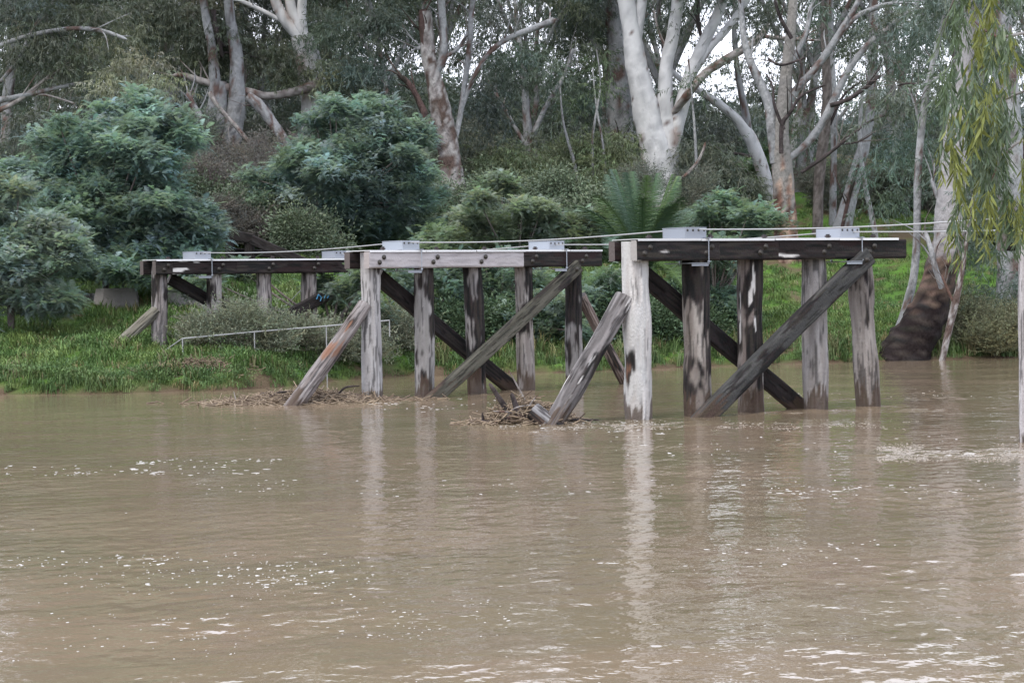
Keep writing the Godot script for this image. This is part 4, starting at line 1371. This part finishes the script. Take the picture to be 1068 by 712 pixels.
	for q in [[1010, 48.6], [1030, 48.2], [1052, 48.6], [1075, 48.8], [1000, 50.0]]:
		shrub("straw-tinged bank bush between the charred trunk and the grey pile", bank(q[0], q[1]), 0.75, 0.5, "twig", Color(0.16, 0.17, 0.1), 150, "bank_bush", "straw-tinged bushes on the bank")
	for q in [[150, 55, 1.2, 1.0, 0], [185, 56, 1.3, 1.2, 1], [205, 55.5, 1.0, 0.8, 0], [238, 53.5, 0.9, 0.75, 1], [268, 54.2, 1.0, 0.8, 0], [300, 53.4, 1.0, 0.7, 1], [330, 52.4, 0.9, 0.6, 0], [255, 56.0, 1.2, 1.0, 1], [310, 56.0, 1.2, 1.0, 0], [225, 58.5, 1.2, 1.1, 1], [250, 59, 1.4, 1.4, 1], [285, 58, 1.2, 1.2, 1], [300, 61, 1.3, 1.5, 1], [430, 60, 1.0, 0.9, 0], [510, 60, 1.3, 1.1, 0], [545, 59, 1.3, 1.0, 0], [590, 60, 1.3, 1.2, 0], [620, 58, 1.2, 1.2, 0], [30, 56, 1.5, 1.2, 0], [80, 58, 1.5, 1.3, 0], [720, 60, 1.2, 0.9, 0], [760, 62, 1.2, 0.8, 0]]:
		shrub(("brownish twiggy scrub bush on the slope " if q[4] else "green leafy scrub bush on the slope ") + beside(q[0]), bank(q[0], q[1]), q[2], q[3], "twig" if q[4] else "broad", Color(0.14, 0.135, 0.118) if q[4] else Color(0.12, 0.155, 0.1), 230, "scrub_bush", "brownish scrub bushes on the slope" if q[4] else "green scrub bushes on the slope")
	# understorey deeper in the wood
	var g := RandomNumberGenerator.new()
	g.seed = 41
	for k in 34:
		var x := -30.0 + 1130.0 * (k + g.randf()) / 34.0
		var d := g.randf_range(60.0, 72.0)
		if x > 770 and x < 960 and d < 66.0:
			continue
		var tone := Color(0.11, 0.14, 0.11).lerp(Color(0.15, 0.16, 0.13), g.randf())
		if x > 540 and x < 650:
			tone = Color(0.14, 0.175, 0.1)
		shrub(("dim narrow-leaved understorey shrub " if k % 3 else "twiggy pale understorey shrub ") + beside(x), bank(x, d), g.randf_range(1.1, 1.9), g.randf_range(0.9, 1.7), "gum" if k % 3 else "twig", tone, 120 if k % 3 else 230, "understorey_shrub", "understorey shrubs among the gums")

func frond(length: float, droop: float, rise: float) -> ArrayMesh:
	var sh := Sheet.new()
	var n := 74
	var prev := Vector3.ZERO
	for k in n:
		var t := (k + 1.0) / n
		var p := Vector3(length * t * cos(rise), length * (t * sin(rise) - droop * t * t), 0)
		var w := Vector3(0, 0, 0.022 * (1.1 - t))
		sh.quad(prev - w, prev + w, p + w * 0.9, p - w * 0.9, Color(1.5, 1.6, 0.9))
		var l := length * 0.13 * sin(PI * (0.08 + 0.86 * t)) + 0.05
		for s in [-1.0, 1.0]:
			var d := Vector3(0.75, 0.28 + rng.randf_range(-0.12, 0.12), s * 0.85).normalized()
			var tip := p + d * l + Vector3(0, -l * 0.1, 0)
			var ww := (p - prev).normalized() * 0.014
			sh.quad(p - ww, p + ww, tip + ww * 0.15, tip - ww * 0.15, shade(Color(1, 1, 1), 0.75, 1.25))
		prev = p
	return sh.mesh()

func make_palm() -> void:
	var base := bank(668, 50.0)
	var t := thing("date_palm", "young palm with arching green fronds below the white gum", "palm", base)
	var sh := Sheet.new()
	var top := at(670, 282, 50.0)
	limb(sh, [[base - Vector3(0, 0.3, 0), 0.3], [base.lerp(top, 0.5), 0.27], [top, 0.22]], 12, 0.1, "stub", 0.2, base)
	part(t, "trunk", sh.mesh(), M.bark)
	var kinds := [frond(3.3, 0.2, 1.3), frond(3.8, 0.4, 1.05), frond(3.9, 0.55, 0.75), frond(3.6, 0.6, 0.3)]
	var mats := []
	for c in [Color(0.05, 0.095, 0.045), Color(0.065, 0.11, 0.075), Color(0.09, 0.145, 0.055)]:
		var m: StandardMaterial3D = M.palm.duplicate()
		m.albedo_color = c.linear_to_srgb()
		mats.append(m)
	for k in 46:
		var kind := 0 if k < 10 else (1 if k < 24 else (2 if k < 36 else 3))
		var f := part(t, "frond", kinds[kind], mats[k % 3], top - base + Vector3(0, rng.randf_range(-0.1, 0.1), 0))
		f.basis = Basis(Vector3.UP, k * 2.4 + rng.randf_range(-0.2, 0.2)) * Basis(Vector3.BACK, rng.randf_range(-0.12, 0.12))

func make_grass() -> void:
	var kinds := [grass_clump(16, 0.2, 0.09), grass_clump(18, 0.26, 0.1), grass_clump(14, 0.15, 0.1)]
	var lists := [[], [], []]
	var g := RandomNumberGenerator.new()
	g.seed = 8
	for k in 60000:
		var px := g.randf_range(-40, 1110)
		var d := 37.0 + pow(g.randf(), 1.3) * 33.0
		var p := bank(px, d)
		if p.y < 0.025:
			continue
		var n1 := noi.get_noise_2d(p.x * 4.0, d * 4.0)
		var n2 := noi2.get_noise_2d(p.x * 26.0, d * 26.0)
		if n1 * 0.7 + n2 * 0.4 + (0.06 if d > 60.0 else -0.1) > 0.2:
			continue
		var c := Color(0.09, 0.16, 0.045).lerp(Color(0.15, 0.215, 0.065), smoothstep(-0.3, 0.4, noi2.get_noise_2d(p.x * 9.0, d * 9.0)))
		var s := g.randf_range(0.6, 1.1) * (1.0 + 0.9 * noi.get_noise_2d(p.x * 14.0, d * 14.0))
		if p.y < 0.45:
			c = c.lerp(Color(0.06, 0.1, 0.035), 0.6)
			s *= 0.8
		if px > 760.0 and d > 52.0:
			s *= 0.75
		if g.randf() < 0.07:
			c = Color(0.2, 0.18, 0.09)
		lists[k % 3].append([p, s, tinted(c, 0.3)])
	for i in 3:
		var o := scatter(self, "grass", kinds[i], M.grass, lists[i], 0.2)
		o.name = numbered("grass")
		o.set_meta("label", ["short bright green grass covering the far bank", "longer lush grass blades over the far bank", "low fine green turf on the far bank slope"][i])
		o.set_meta("category", "grass")
	var weeds := []
	for k in 5200:
		var px := g.randf_range(-40, 1110)
		var d := 38.5 + pow(g.randf(), 1.5) * 16.0
		var p := bank(px, d)
		if p.y < 0.12 or noi2.get_noise_2d(p.x * 16.0 + 50.0, d * 16.0) < 0.0:
			continue
		weeds.append([p + Vector3(0, 0.05, 0), g.randf_range(0.3, 0.6), tinted(Color(0.075, 0.15, 0.055).lerp(Color(0.12, 0.19, 0.06), g.randf()), 0.25)])
	var wd := scatter(self, "weeds", clumps.broad[0], M.broad, weeds, 0.3)
	wd.set_meta("label", "leafy green weeds growing through the bank grass")
	wd.set_meta("category", "weeds")
	# tall sedge at the brink
	var sedge := []
	var tall := grass_clump(26, 0.5, 0.1)
	for k in 500:
		var px := g.randf_range(-40, 1110)
		var p0 := at(px, 380, 45.0)
		var sd := shore_depth(p0.x * 0.96)
		var d := sd + g.randf_range(0.15, 1.3)
		var p := bank(px, d)
		if p.y < 0.02 or px < 440.0 or noi.get_noise_2d(px * 2.0, 3.0) < -0.1:
			continue
		sedge.append([p, g.randf_range(0.5, 1.1), tinted(Color(0.075, 0.12, 0.04).lerp(Color(0.2, 0.17, 0.09), pow(g.randf(), 2.0)), 0.25)])
	var o2 := scatter(self, "sedge", tall, M.grass, sedge, 0.2)
	o2.set_meta("label", "taller dull sedge fringing the far water's edge")
	o2.set_meta("category", "sedge")

func stick_path(o: Vector3, d: Vector3, l: float, r: float, bend: float) -> Array:
	var side := d.cross(Vector3.UP).normalized()
	return [[o, r], [o + d * l * 0.4 + (side + Vector3.UP) * bend * l, r * 0.85], [o + d * l, r * 0.4]]

func debris(called: String, label: String, center: Vector3, rx: float, rz: float, h: float, straws: int, sticks: Array, floor_fn: bool) -> void:
	var t := thing(called, label, "debris", center)
	var sh := Sheet.new()
	for k in straws:
		var q := Vector2(rng.randfn(0, 0.45), rng.randfn(0, 0.45))
		var hh := h * maxf(0.05, 1.0 - q.length()) * rng.randf_range(0.2, 1.0)
		var o := Vector3(q.x * rx, hh, q.y * rz)
		if floor_fn:
			o.y += ground(center.x + o.x, center.z + o.z) - center.y
		var d := Vector3(rng.randf_range(-1, 1), rng.randf_range(-0.25, 0.35), rng.randf_range(-0.8, 0.8)).normalized()
		var l := rng.randf_range(0.12, 0.45)
		var c := Color(0.26, 0.2, 0.14).lerp(Color(0.1, 0.07, 0.05), pow(rng.randf(), 1.4))
		rod(sh, o - d * l * 0.5, o + d * l * 0.5, rng.randf_range(0.004, 0.011), c, 4)
	var m := part(t, "straw_mat", sh.mesh(), M.straw)
	m.set_meta("kind", "stuff")
	for s in sticks:
		var b := Sheet.new()
		var path := []
		for q in stick_path(s[0], s[1].normalized(), s[2], s[3], s[4]):
			path.append([q[0] + center, q[1]])
		limb(b, path, 8, 0.05, s[5], 0.1, center)
		part(t, "stick", b.mesh(), M.bark)

func make_debris() -> void:
	debris("flood_debris", "low mat of reeds and sticks round the reddish strut foot", on_level(318, 419, 0.0), 1.75, 0.75, 0.26, 1700, [
		[Vector3(-0.7, 0.06, 0.1), Vector3(1, 0.2, -0.1), 0.7, 0.022, 0.1, "dark"], [Vector3(-0.3, 0.05, 0.3), Vector3(1, 0.02, 0.1), 0.8, 0.02, 0.0, "stub"],
		[Vector3(0.55, 0.05, 0.1), Vector3(1, 0.5, 0.0), 0.5, 0.022, 0.22, "dark"], [Vector3(0.6, 0.05, 0.2), Vector3(1, 0.02, 0.1), 0.6, 0.025, 0.03, "dark"],
		[Vector3(-0.1, 0.02, 0.1), Vector3(0.8, 0.9, -0.1), 0.5, 0.018, 0.0, "dark"], [Vector3(-1.2, 0.03, 0.2), Vector3(-0.2, 0.9, 0.0), 0.2, 0.012, 0.0, "dead"],
		[Vector3(0.2, 0.04, -0.1), Vector3(0.5, 0.9, 0.2), 0.3, 0.012, 0.1, "dead"], [Vector3(-0.9, 0.05, -0.1), Vector3(0.9, 0.35, 0.1), 0.35, 0.015, 0.15, "dark"]], false)
	debris("flood_debris", "heaped driftwood tangle with a floating log against the strut", on_level(548, 440, 0.0), 0.75, 0.5, 0.42, 700, [
		[Vector3(-0.12, -0.1, 0.1), Vector3(-0.5, 0.85, 0.0), 0.8, 0.06, 0.03, "dark"], [Vector3(-0.02, -0.1, 0.15), Vector3(-0.3, 0.9, 0.1), 0.58, 0.065, 0.0, "dark"], [Vector3(-0.5, 0.0, 0.25), Vector3(1, 0.2, 0.1), 0.7, 0.03, 0.05, "stub"], [Vector3(0.1, 0.02, 0.3), Vector3(-1, 0.3, 0.1), 0.6, 0.022, 0.1, "dead"],
		[Vector3(-0.62, 0.0, 0.1), Vector3(-0.1, 0.9, 0.0), 0.16, 0.03, 0.0, "dark"], [Vector3(-0.66, 0.03, 0.12), Vector3(1, 0.0, 0.0), 0.25, 0.02, 0.0, "dark"],
		[Vector3(0.05, 0.2, 0.0), Vector3(-0.45, 0.9, 0.0), 0.65, 0.018, 0.03, "dead"], [Vector3(0.0, 0.1, 0.1), Vector3(0.5, 0.8, 0.1), 0.4, 0.012, 0.1, "dead"],
		[Vector3(0.5, 0.02, 0.2), Vector3(1, 0.02, 0.05), 0.6, 0.02, 0.02, "dark"], [Vector3(-0.3, 0.05, 0.2), Vector3(0.9, 0.5, 0.1), 0.45, 0.012, 0.2, "dead"]], false)
	debris("flood_debris", "brown flood litter stranded along the bank below the handrail", bank(198, 39.3) + Vector3(0, 0.03, 0), 1.0, 0.4, 0.14, 1300, [], true)
	debris("flood_debris", "thin line of twigs stranded on the bank by the thicket", bank(450, 44.6) + Vector3(0, 0.02, 0), 0.9, 0.35, 0.1, 160, [[Vector3(0.0, 0.2, 0.2), Vector3(-0.8, 0.5, 0.1), 0.6, 0.03, 0.0, "dead"]], true)
	# the grey log end
	var c := on_level(570, 440, 0.0) + Vector3(-0.02, 0, 0.45)
	var t := thing("log", "short grey log lodged nose up beside the driftwood tangle", "log", c)
	var tm := timber(Vector3(0.22, -0.12, 0.05), Vector3(-0.18, 0.2, -0.1), 0.14, 0.13, true, Vector3.BACK, {"grey": Color(0.17, 0.165, 0.17), "pale": Color(0.3, 0.295, 0.3), "char": -0.35, "wet": -0.1, "end": Color(0.24, 0.225, 0.22)}, 211.0)
	part(t, "log_body", tm, M.timber)

func make_bank_furniture() -> void:
	# white pipe handrail
	var pts := [[171, 366, 40.6], [190, 353, 39.9], [265, 346, 40.3], [340, 340, 40.9], [406, 334, 41.6]]
	var p := []
	for q in pts:
		p.append(at(q[0], q[1], q[2]))
	var t := thing("handrail", "white pipe handrail stepping down through the thicket", "handrail", Vector3(p[1].x, ground(p[1].x, p[1].z), p[1].z))
	var sh := Sheet.new()
	var col := Color(0.26, 0.265, 0.27)
	for i in 4:
		rod(sh, p[i] - t.position, p[i + 1] - t.position, 0.015, col)
	part(t, "rail", sh.mesh(), M.paint)
	for i in [1, 2, 3, 4]:
		sh = Sheet.new()
		rod(sh, p[i] - t.position, Vector3(p[i].x, (p[i].y - 0.35 if i == 4 else minf(ground(p[i].x, p[i].z), p[i].y - 0.5) - 0.2), p[i].z) - t.position, 0.013, col)
		part(t, "post", sh.mesh(), M.paint)
	sh = Sheet.new()
	rod(sh, p[0] - t.position, Vector3(p[0].x, ground(p[0].x, p[0].z) - 0.2, p[0].z) - t.position, 0.013, col)
	part(t, "post", sh.mesh(), M.paint)
	# old abutment frame
	var d := 50.5
	var dark := {"grey": Color(0.025, 0.022, 0.022), "pale": Color(0.045, 0.04, 0.04), "char": -0.05, "wet": -2.0, "end": Color(0.04, 0.035, 0.033)}
	var base := bank(250, d)
	t = thing("abutment_frame", "black timber abutment frame on the slope behind the bank trestle", "abutment", Vector3.ZERO)
	part(t, "beam", timber(at(231, 243, d), at(264, 249, d), 0.14, 0.14, false, Vector3.BACK, dark, 301.0), M.timber)
	part(t, "raking_beam", timber(at(262, 250, d - 0.3), at(318, 274, d - 0.3), 0.12, 0.13, false, Vector3.BACK, dark, 305.0), M.timber)
	for x in [239, 260]:
		var top := at(x, 247, d)
		part(t, "post", timber(Vector3(top.x, base.y - 0.6, top.z), top, 0.14, 0.13, true, Vector3.BACK, dark, 310.0 + x), M.timber)
	part(t, "beam", timber(at(236, 262, d + 0.3), at(300, 266, d + 0.3), 0.1, 0.1, false, Vector3.BACK, dark, 322.0), M.timber)
	# concrete slabs from the old approach
	var k := 0
	for q in [[122, 318, 46.4, 0.62, 0.5, 0.1, "tilted grey concrete slab lying below the large wattle"], [196, 322, 46.6, 0.6, 0.4, -0.2, "grey concrete slab behind the first pile of the bank trestle"], [60, 316, 47.2, 1.1, 0.34, 0.05, "long concrete slab half hidden by the nearer wattle"]]:
		var c := at(q[0], q[1], q[2])
		c.y = ground(c.x, c.z)
		var s := thing("concrete_slab", q[6], "slab", c)
		sh = Sheet.new()
		var tone := Color(0.25, 0.235, 0.225)
		# wedge-sided block: flat faces, one long sloping end, chipped corners
		var cs := []
		for y in [[-0.3, 1.0], [q[4], 0.72]]:
			for e in [[-1.0, 0.5], [-0.55, 0.53], [0.3, 0.5], [1.25, 0.48], [1.25, -0.45], [-1.0, -0.5]]:
				var jit := Vector3(noi.get_noise_2d(e[0] * 99.0, k * 70.0 + y[0]), noi.get_noise_2d(e[1] * 99.0, k * 50.0), noi2.get_noise_2d(e[0] * 77.0, k * 30.0)) * 0.1
				cs.append(Vector3(e[0] * q[3] * (y[1] if e[0] < 0.0 else y[1] * 0.85), y[0], e[1] * (0.95 if y[0] < 0.0 else 0.8)) + jit)
		for e in 6:
			var f := (e + 1) % 6
			sh.quad(cs[e], cs[6 + e], cs[6 + f], cs[f], shade(tone, 0.9, 1.05))
		for e in range(1, 5):
			sh.tri(cs[6], cs[6 + e + 1], cs[6 + e], tone)
		var m := part(s, "slab_body", sh.mesh(), M.concrete)
		m.rotation.y = q[5]
		k += 1

func make_hanging_gum() -> void:
	# the tree outside the frame whose outer sprays hang into view
	var base := on_ground(9.6, 13.5)
	var t := thing("gum_tree", "drooping yellow-green gum leaves hanging over the river from the near bank", "tree", base)
	var sh := Sheet.new()
	limb(sh, [[base - Vector3(0, 0.4, 0), 0.36], [base + Vector3(-0.1, 2.0, -0.2), 0.3], [base + Vector3(-0.5, 4.2, -0.8), 0.24], [base + Vector3(-0.7, 7.0, -1.0), 0.16], [base + Vector3(-0.2, 10.0, -1.4), 0.06]], 16, 0.15, "white", 0.07, base)
	part(t, "trunk", sh.mesh(), M.bark)
	var D := 17.5
	var fork := base + Vector3(-0.5, 4.0, -0.8)
	var fork2 := base + Vector3(-0.65, 6.3, -1.0)
	for l in [
		[fork, [[1140, 150], [1090, 145], [1060, 150], [1040, 175], [1032, 200]], 0.05],
		[fork, [[1150, 100], [1085, 92], [1045, 105], [1015, 118], [1000, 130]], 0.05],
		[fork2, [[1150, 20], [1070, 34], [1040, 38], [1015, 20], [1008, 8]], 0.05],
		[fork2, [[1150, -40], [1080, -50], [1030, -40], [1000, -10], [985, 30]], 0.06],
		[fork2, [[1160, -70], [1090, -100], [1040, -90], [1005, -60]], 0.06]]:
		var path := [[l[0], 0.12]]
		var i := 0
		for q in l[1]:
			path.append([at(q[0], q[1], D + rng.randf_range(-0.5, 0.5)), l[2] * (0.75 - 0.15 * i) * 0.5])
			i += 1
		sh = Sheet.new()
		limb(sh, path, 8, 0.1, "dead", 0.06, base)
		part(t, "limb", sh.mesh(), M.bark)
	# spray meshes: a hanging twig with long sickle leaves
	var sprays := []
	for v in 5:
		var b := Sheet.new()
		var sway := Vector3(rng.randf_range(-0.12, 0.12), 0, rng.randf_range(-0.12, 0.12))
		var prev := Vector3.ZERO
		var len_ := rng.randf_range(0.3, 0.45)
		for k in 12:
			var f := (k + 1.0) / 12.0
			var p := Vector3(0, -len_ * f, 0) + sway * f * f + Vector3(0.05 * sin(f * 3.0), 0.08 * (1.0 - f), 0)
			rod(b, prev, p, 0.0035 * (1.2 - f), Color(2.2, 1.0, 0.7), 4)
			for s in 2:
				var d := Vector3(rng.randf_range(-0.6, 0.6), -1.0, rng.randf_range(-0.6, 0.6)).normalized()
				sickle(b, p, d, rng.randf_range(0.12, 0.21), rng.randf_range(0.016, 0.027), shade(Color(1, 1, 1), 0.6, 1.3))
			prev = p
		sprays.append(b.mesh())
	var mats := []
	for c in [Color(0.09, 0.13, 0.07), Color(0.11, 0.15, 0.085), Color(0.18, 0.2, 0.055), Color(0.13, 0.17, 0.11), Color(0.085, 0.12, 0.08)]:
		var m: StandardMaterial3D = M.gum.duplicate()
		m.albedo_color = c.linear_to_srgb()
		m.roughness = 0.42
		mats.append(m)
	var rows := [
		[985, 1068, 0, 40, 16], [1010, 1075, 30, 70, 16], [990, 1080, 60, 110, 30], [985, 1080, 90, 140, 34], [1000, 1080, 120, 170, 30], [985, 1030, 120, 165, 22], [1040, 1080, 170, 220, 24], [1005, 1050, 165, 200, 30], [1003, 1045, 195, 225, 26], [1045, 1080, 200, 235, 24], [1030, 1080, -60, 0, 20], [985, 1080, -100, -20, 30], [976, 1002, 90, 170, 16], [988, 1010, 200, 250, 12], [978, 1000, 10, 60, 10]]
	for r in rows:
		for k in maxi(2, int(r[4] * 0.15)):
			var x := rng.randf_range(r[0] + 6.0, r[1])
			var y := rng.randf_range(r[2], r[3]) - 14.0
			var dd := D + rng.randf_range(-0.8, 1.0)
			var lime := rng.randf() < 0.3
			var main: int = 2 if lime else [0, 1, 3, 4][rng.randi() % 4]
			for q in 4:
				var mi: int = main if rng.randf() < 0.7 else rng.randi() % 5
				var s := part(t, "leaf_spray", sprays[rng.randi() % 5], mats[mi], at(x + rng.randfn(0, 7.0), y + rng.randfn(0, 6.0), dd + rng.randf_range(-0.12, 0.12)) - base)
				s.basis = Basis(Vector3(rng.randf_range(-1, 1), 0, rng.randf_range(-1, 1)).normalized(), rng.randf_range(-0.35, 0.35)) * Basis(Vector3.UP, rng.randf() * TAU).scaled(Vector3.ONE * rng.randf_range(0.6, 1.1))

func sickle(sh: Sheet, p: Vector3, d: Vector3, l: float, w: float, col: Color) -> void:
	var s := d.cross(Vector3(rng.randf_range(-1, 1), rng.randf_range(-0.3, 0.3), rng.randf_range(-1, 1))).normalized()
	var bend := s.cross(d) * l * 0.1 + s * l * 0.12
	var prof := [0.25, 1.0, 0.85, 0.08]
	var prev_a := p
	var prev_b := p
	for k in 4:
		var f := (k + 1.0) / 4.0
		var c := p + d * l * f + bend * f * f
		var a: Vector3 = c + s * w * 0.5 * prof[k]
		var b: Vector3 = c - s * w * 0.5 * prof[k]
		sh.quad(prev_a, a, b, prev_b, col)
		prev_a = a
		prev_b = b

func make_foam() -> void:
	# floating froth flecks: flat little rafts of bubbles
	var kinds := []
	for v in 4:
		var sh := Sheet.new()
		var ring := PackedVector3Array()
		for j in 9:
			var a := TAU * j / 9.0
			var r := 1.0 + rng.randf_range(-0.4, 0.35)
			ring.append(Vector3(cos(a) * r, 0.0, sin(a) * r))
		var P := PackedVector3Array()
		var C := PackedColorArray()
		for y in [[-0.4, 1.0], [0.12, 1.0], [0.3, 0.7]]:
			for q in ring:
				P.append(Vector3(q.x * y[1], y[0], q.z * y[1]))
				C.append(Color(1, 1, 1))
		sh.grid(P, C, 9, 3, true)
		sh.fan(Vector3(0, 0.34, 0), P.slice(18), Vector3.UP, Color(1, 1, 1), true)
		kinds.append(sh.mesh())
	var g := RandomNumberGenerator.new()
	g.seed = 19
	var list := []
	var white := Color(0.46, 0.445, 0.43)
	# [x0, x1, y0, y1, count, size lo, size hi, stretch]
	for r in [[60, 390, 575, 625, 330, 0.004, 0.018, 1.6], [150, 360, 585, 610, 130, 0.008, 0.03, 1.6], [0, 200, 578, 592, 80, 0.006, 0.025, 2.0], [0, 260, 640, 690, 90, 0.005, 0.016, 1.5], [0, 280, 485, 496, 110, 0.008, 0.03, 2.4], [140, 300, 478, 484, 70, 0.01, 0.03, 2.6], [200, 320, 500, 515, 40, 0.008, 0.02, 2.0], [350, 1068, 500, 520, 90, 0.008, 0.022, 2.4], [800, 1000, 506, 514, 60, 0.01, 0.03, 3.0], [680, 950, 562, 590, 40, 0.008, 0.03, 2.0], [340, 534, 625, 668, 110, 0.005, 0.016, 2.0], [380, 1068, 590, 700, 60, 0.003, 0.009, 2.0], [0, 1068, 440, 720, 90, 0.004, 0.012, 2.0], [620, 1068, 455, 475, 90, 0.008, 0.03, 3.0], [560, 700, 438, 452, 120, 0.01, 0.04, 3.0], [400, 560, 415, 430, 60, 0.01, 0.03, 3.0]]:
		for k in r[4]:
			var p := on_level(g.randf_range(r[0], r[1]), g.randf_range(r[2], r[3]), 0.0)
			if noi.get_noise_2d(p.x * 26.0 + p.z * 12.0, p.z * 34.0) < g.randf_range(-0.35, 0.12):
				continue
			p.y = ripple(p.x, p.z)
			var s := lerpf(r[5], r[6], pow(g.randf(), 3.0)) * 0.62
			list.append([p, Vector3(s * r[7], 0.006, s), shade(white, 0.8, 1.05)])
	# froth drawn out along the broken water beside piles
	for r in [[915, 1090, 465, 479, 6500, 0.003, 0.014], [690, 960, 439, 448, 700, 0.003, 0.02], [600, 760, 440, 447, 800, 0.003, 0.02], [780, 1068, 408, 414, 120, 0.008, 0.03], [520, 660, 443, 449, 600, 0.003, 0.02], [380, 450, 418, 423, 80, 0.015, 0.05]]:
		for k in r[4]:
			var px := g.randf_range(r[0], r[1])
			var py: float = (r[2] + r[3]) * 0.5 + g.randfn(0, 0.28) * (r[3] - r[2])
			var p := on_level(px, py, 0.0)
			if noi2.get_noise_2d(p.x * 14.0, p.z * 10.0) < -0.05:
				continue
			p.y = ripple(p.x, p.z)
			var s := lerpf(r[5], r[6], pow(g.randf(), 2.6)) * 0.8
			list.append([p, Vector3(s * 1.8, 0.008, s * 0.7), shade(Color(0.31, 0.275, 0.24), 0.75, 1.05)])
	var i := 0
	for part_ in split_copies(list, 4):
		# flecks keep their long axis across the stream: no tilt
		var o := scatter(self, "foam", kinds[i], M.foam, part_, 0.0)
		o.name = numbered("foam")
		o.set_meta("label", ["white froth flecks drifting on the brown water", "small rafts of bubbles scattered over the brown water", "pale froth streaks on the river surface", "scattered specks of foam on the muddy river"][i])
		o.set_meta("category", "foam")
		i += 1

func _ready() -> void:
	rng.seed = 1234
	noi.seed = 3
	noi.noise_type = FastNoiseLite.TYPE_SIMPLEX_SMOOTH
	noi.frequency = 0.05
	noi.fractal_octaves = 3
	noi2.seed = 91
	noi2.noise_type = FastNoiseLite.TYPE_SIMPLEX_SMOOTH
	noi2.frequency = 0.05
	noi2.fractal_octaves = 2
	make_camera_and_light()
	make_materials()
	make_ground()
	for s in [[1010, 473, 1.3, 0.5, 0.03], [640, 444, 1.2, 0.45, 0.02], [790, 442, 1.8, 0.45, 0.018], [930, 428, 1.6, 0.5, 0.015], [960, 600, 1.2, 0.7, 0.008], [1000, 520, 1.5, 1.0, 0.009], [1000, 660, 0.9, 0.6, 0.006], [900, 690, 0.9, 0.4, 0.005], [980, 415, 1.6, 0.5, 0.014], [560, 450, 1.0, 0.4, 0.015], [420, 420, 1.0, 0.4, 0.015]]:
		var p := on_level(s[0], s[1], 0.0)
		rough_spots.append([p.x, -p.z, s[2], s[3], s[4]])
	for q in [[672, 438], [732, 434], [794, 431], [855, 428], [917, 424], [396, 418], [451, 415], [502, 411], [553, 408], [608, 404]]:
		var p := on_level(q[0], q[1], 0.0)
		rough_spots.append([p.x + 0.15, -p.z, 0.5, 0.28, 0.02])
	make_water()
	print("ground and water ", Time.get_ticks_msec())
	clumps["gum"] = [gum_clump(135, 0.6), gum_clump(135, 0.65), gum_clump(126, 0.55)]
	clumps["wattle"] = [wattle_clump(), wattle_clump(), wattle_clump()]
	clumps["twig"] = [twig_clump(), twig_clump()]
	clumps["broad"] = [broad_clump(), broad_clump()]
	make_bridge()
	print("bridge ", Time.get_ticks_msec())
	make_hero_trees()
	print("hero trees ", Time.get_ticks_msec())
	make_forest()
	print("forest ", Time.get_ticks_msec())
	make_shrubs()
	make_palm()
	make_bank_furniture()
	make_debris()
	print("shrubs ", Time.get_ticks_msec())
	make_hanging_gum()
	make_grass()
	make_foam()
	print("all ", Time.get_ticks_msec())
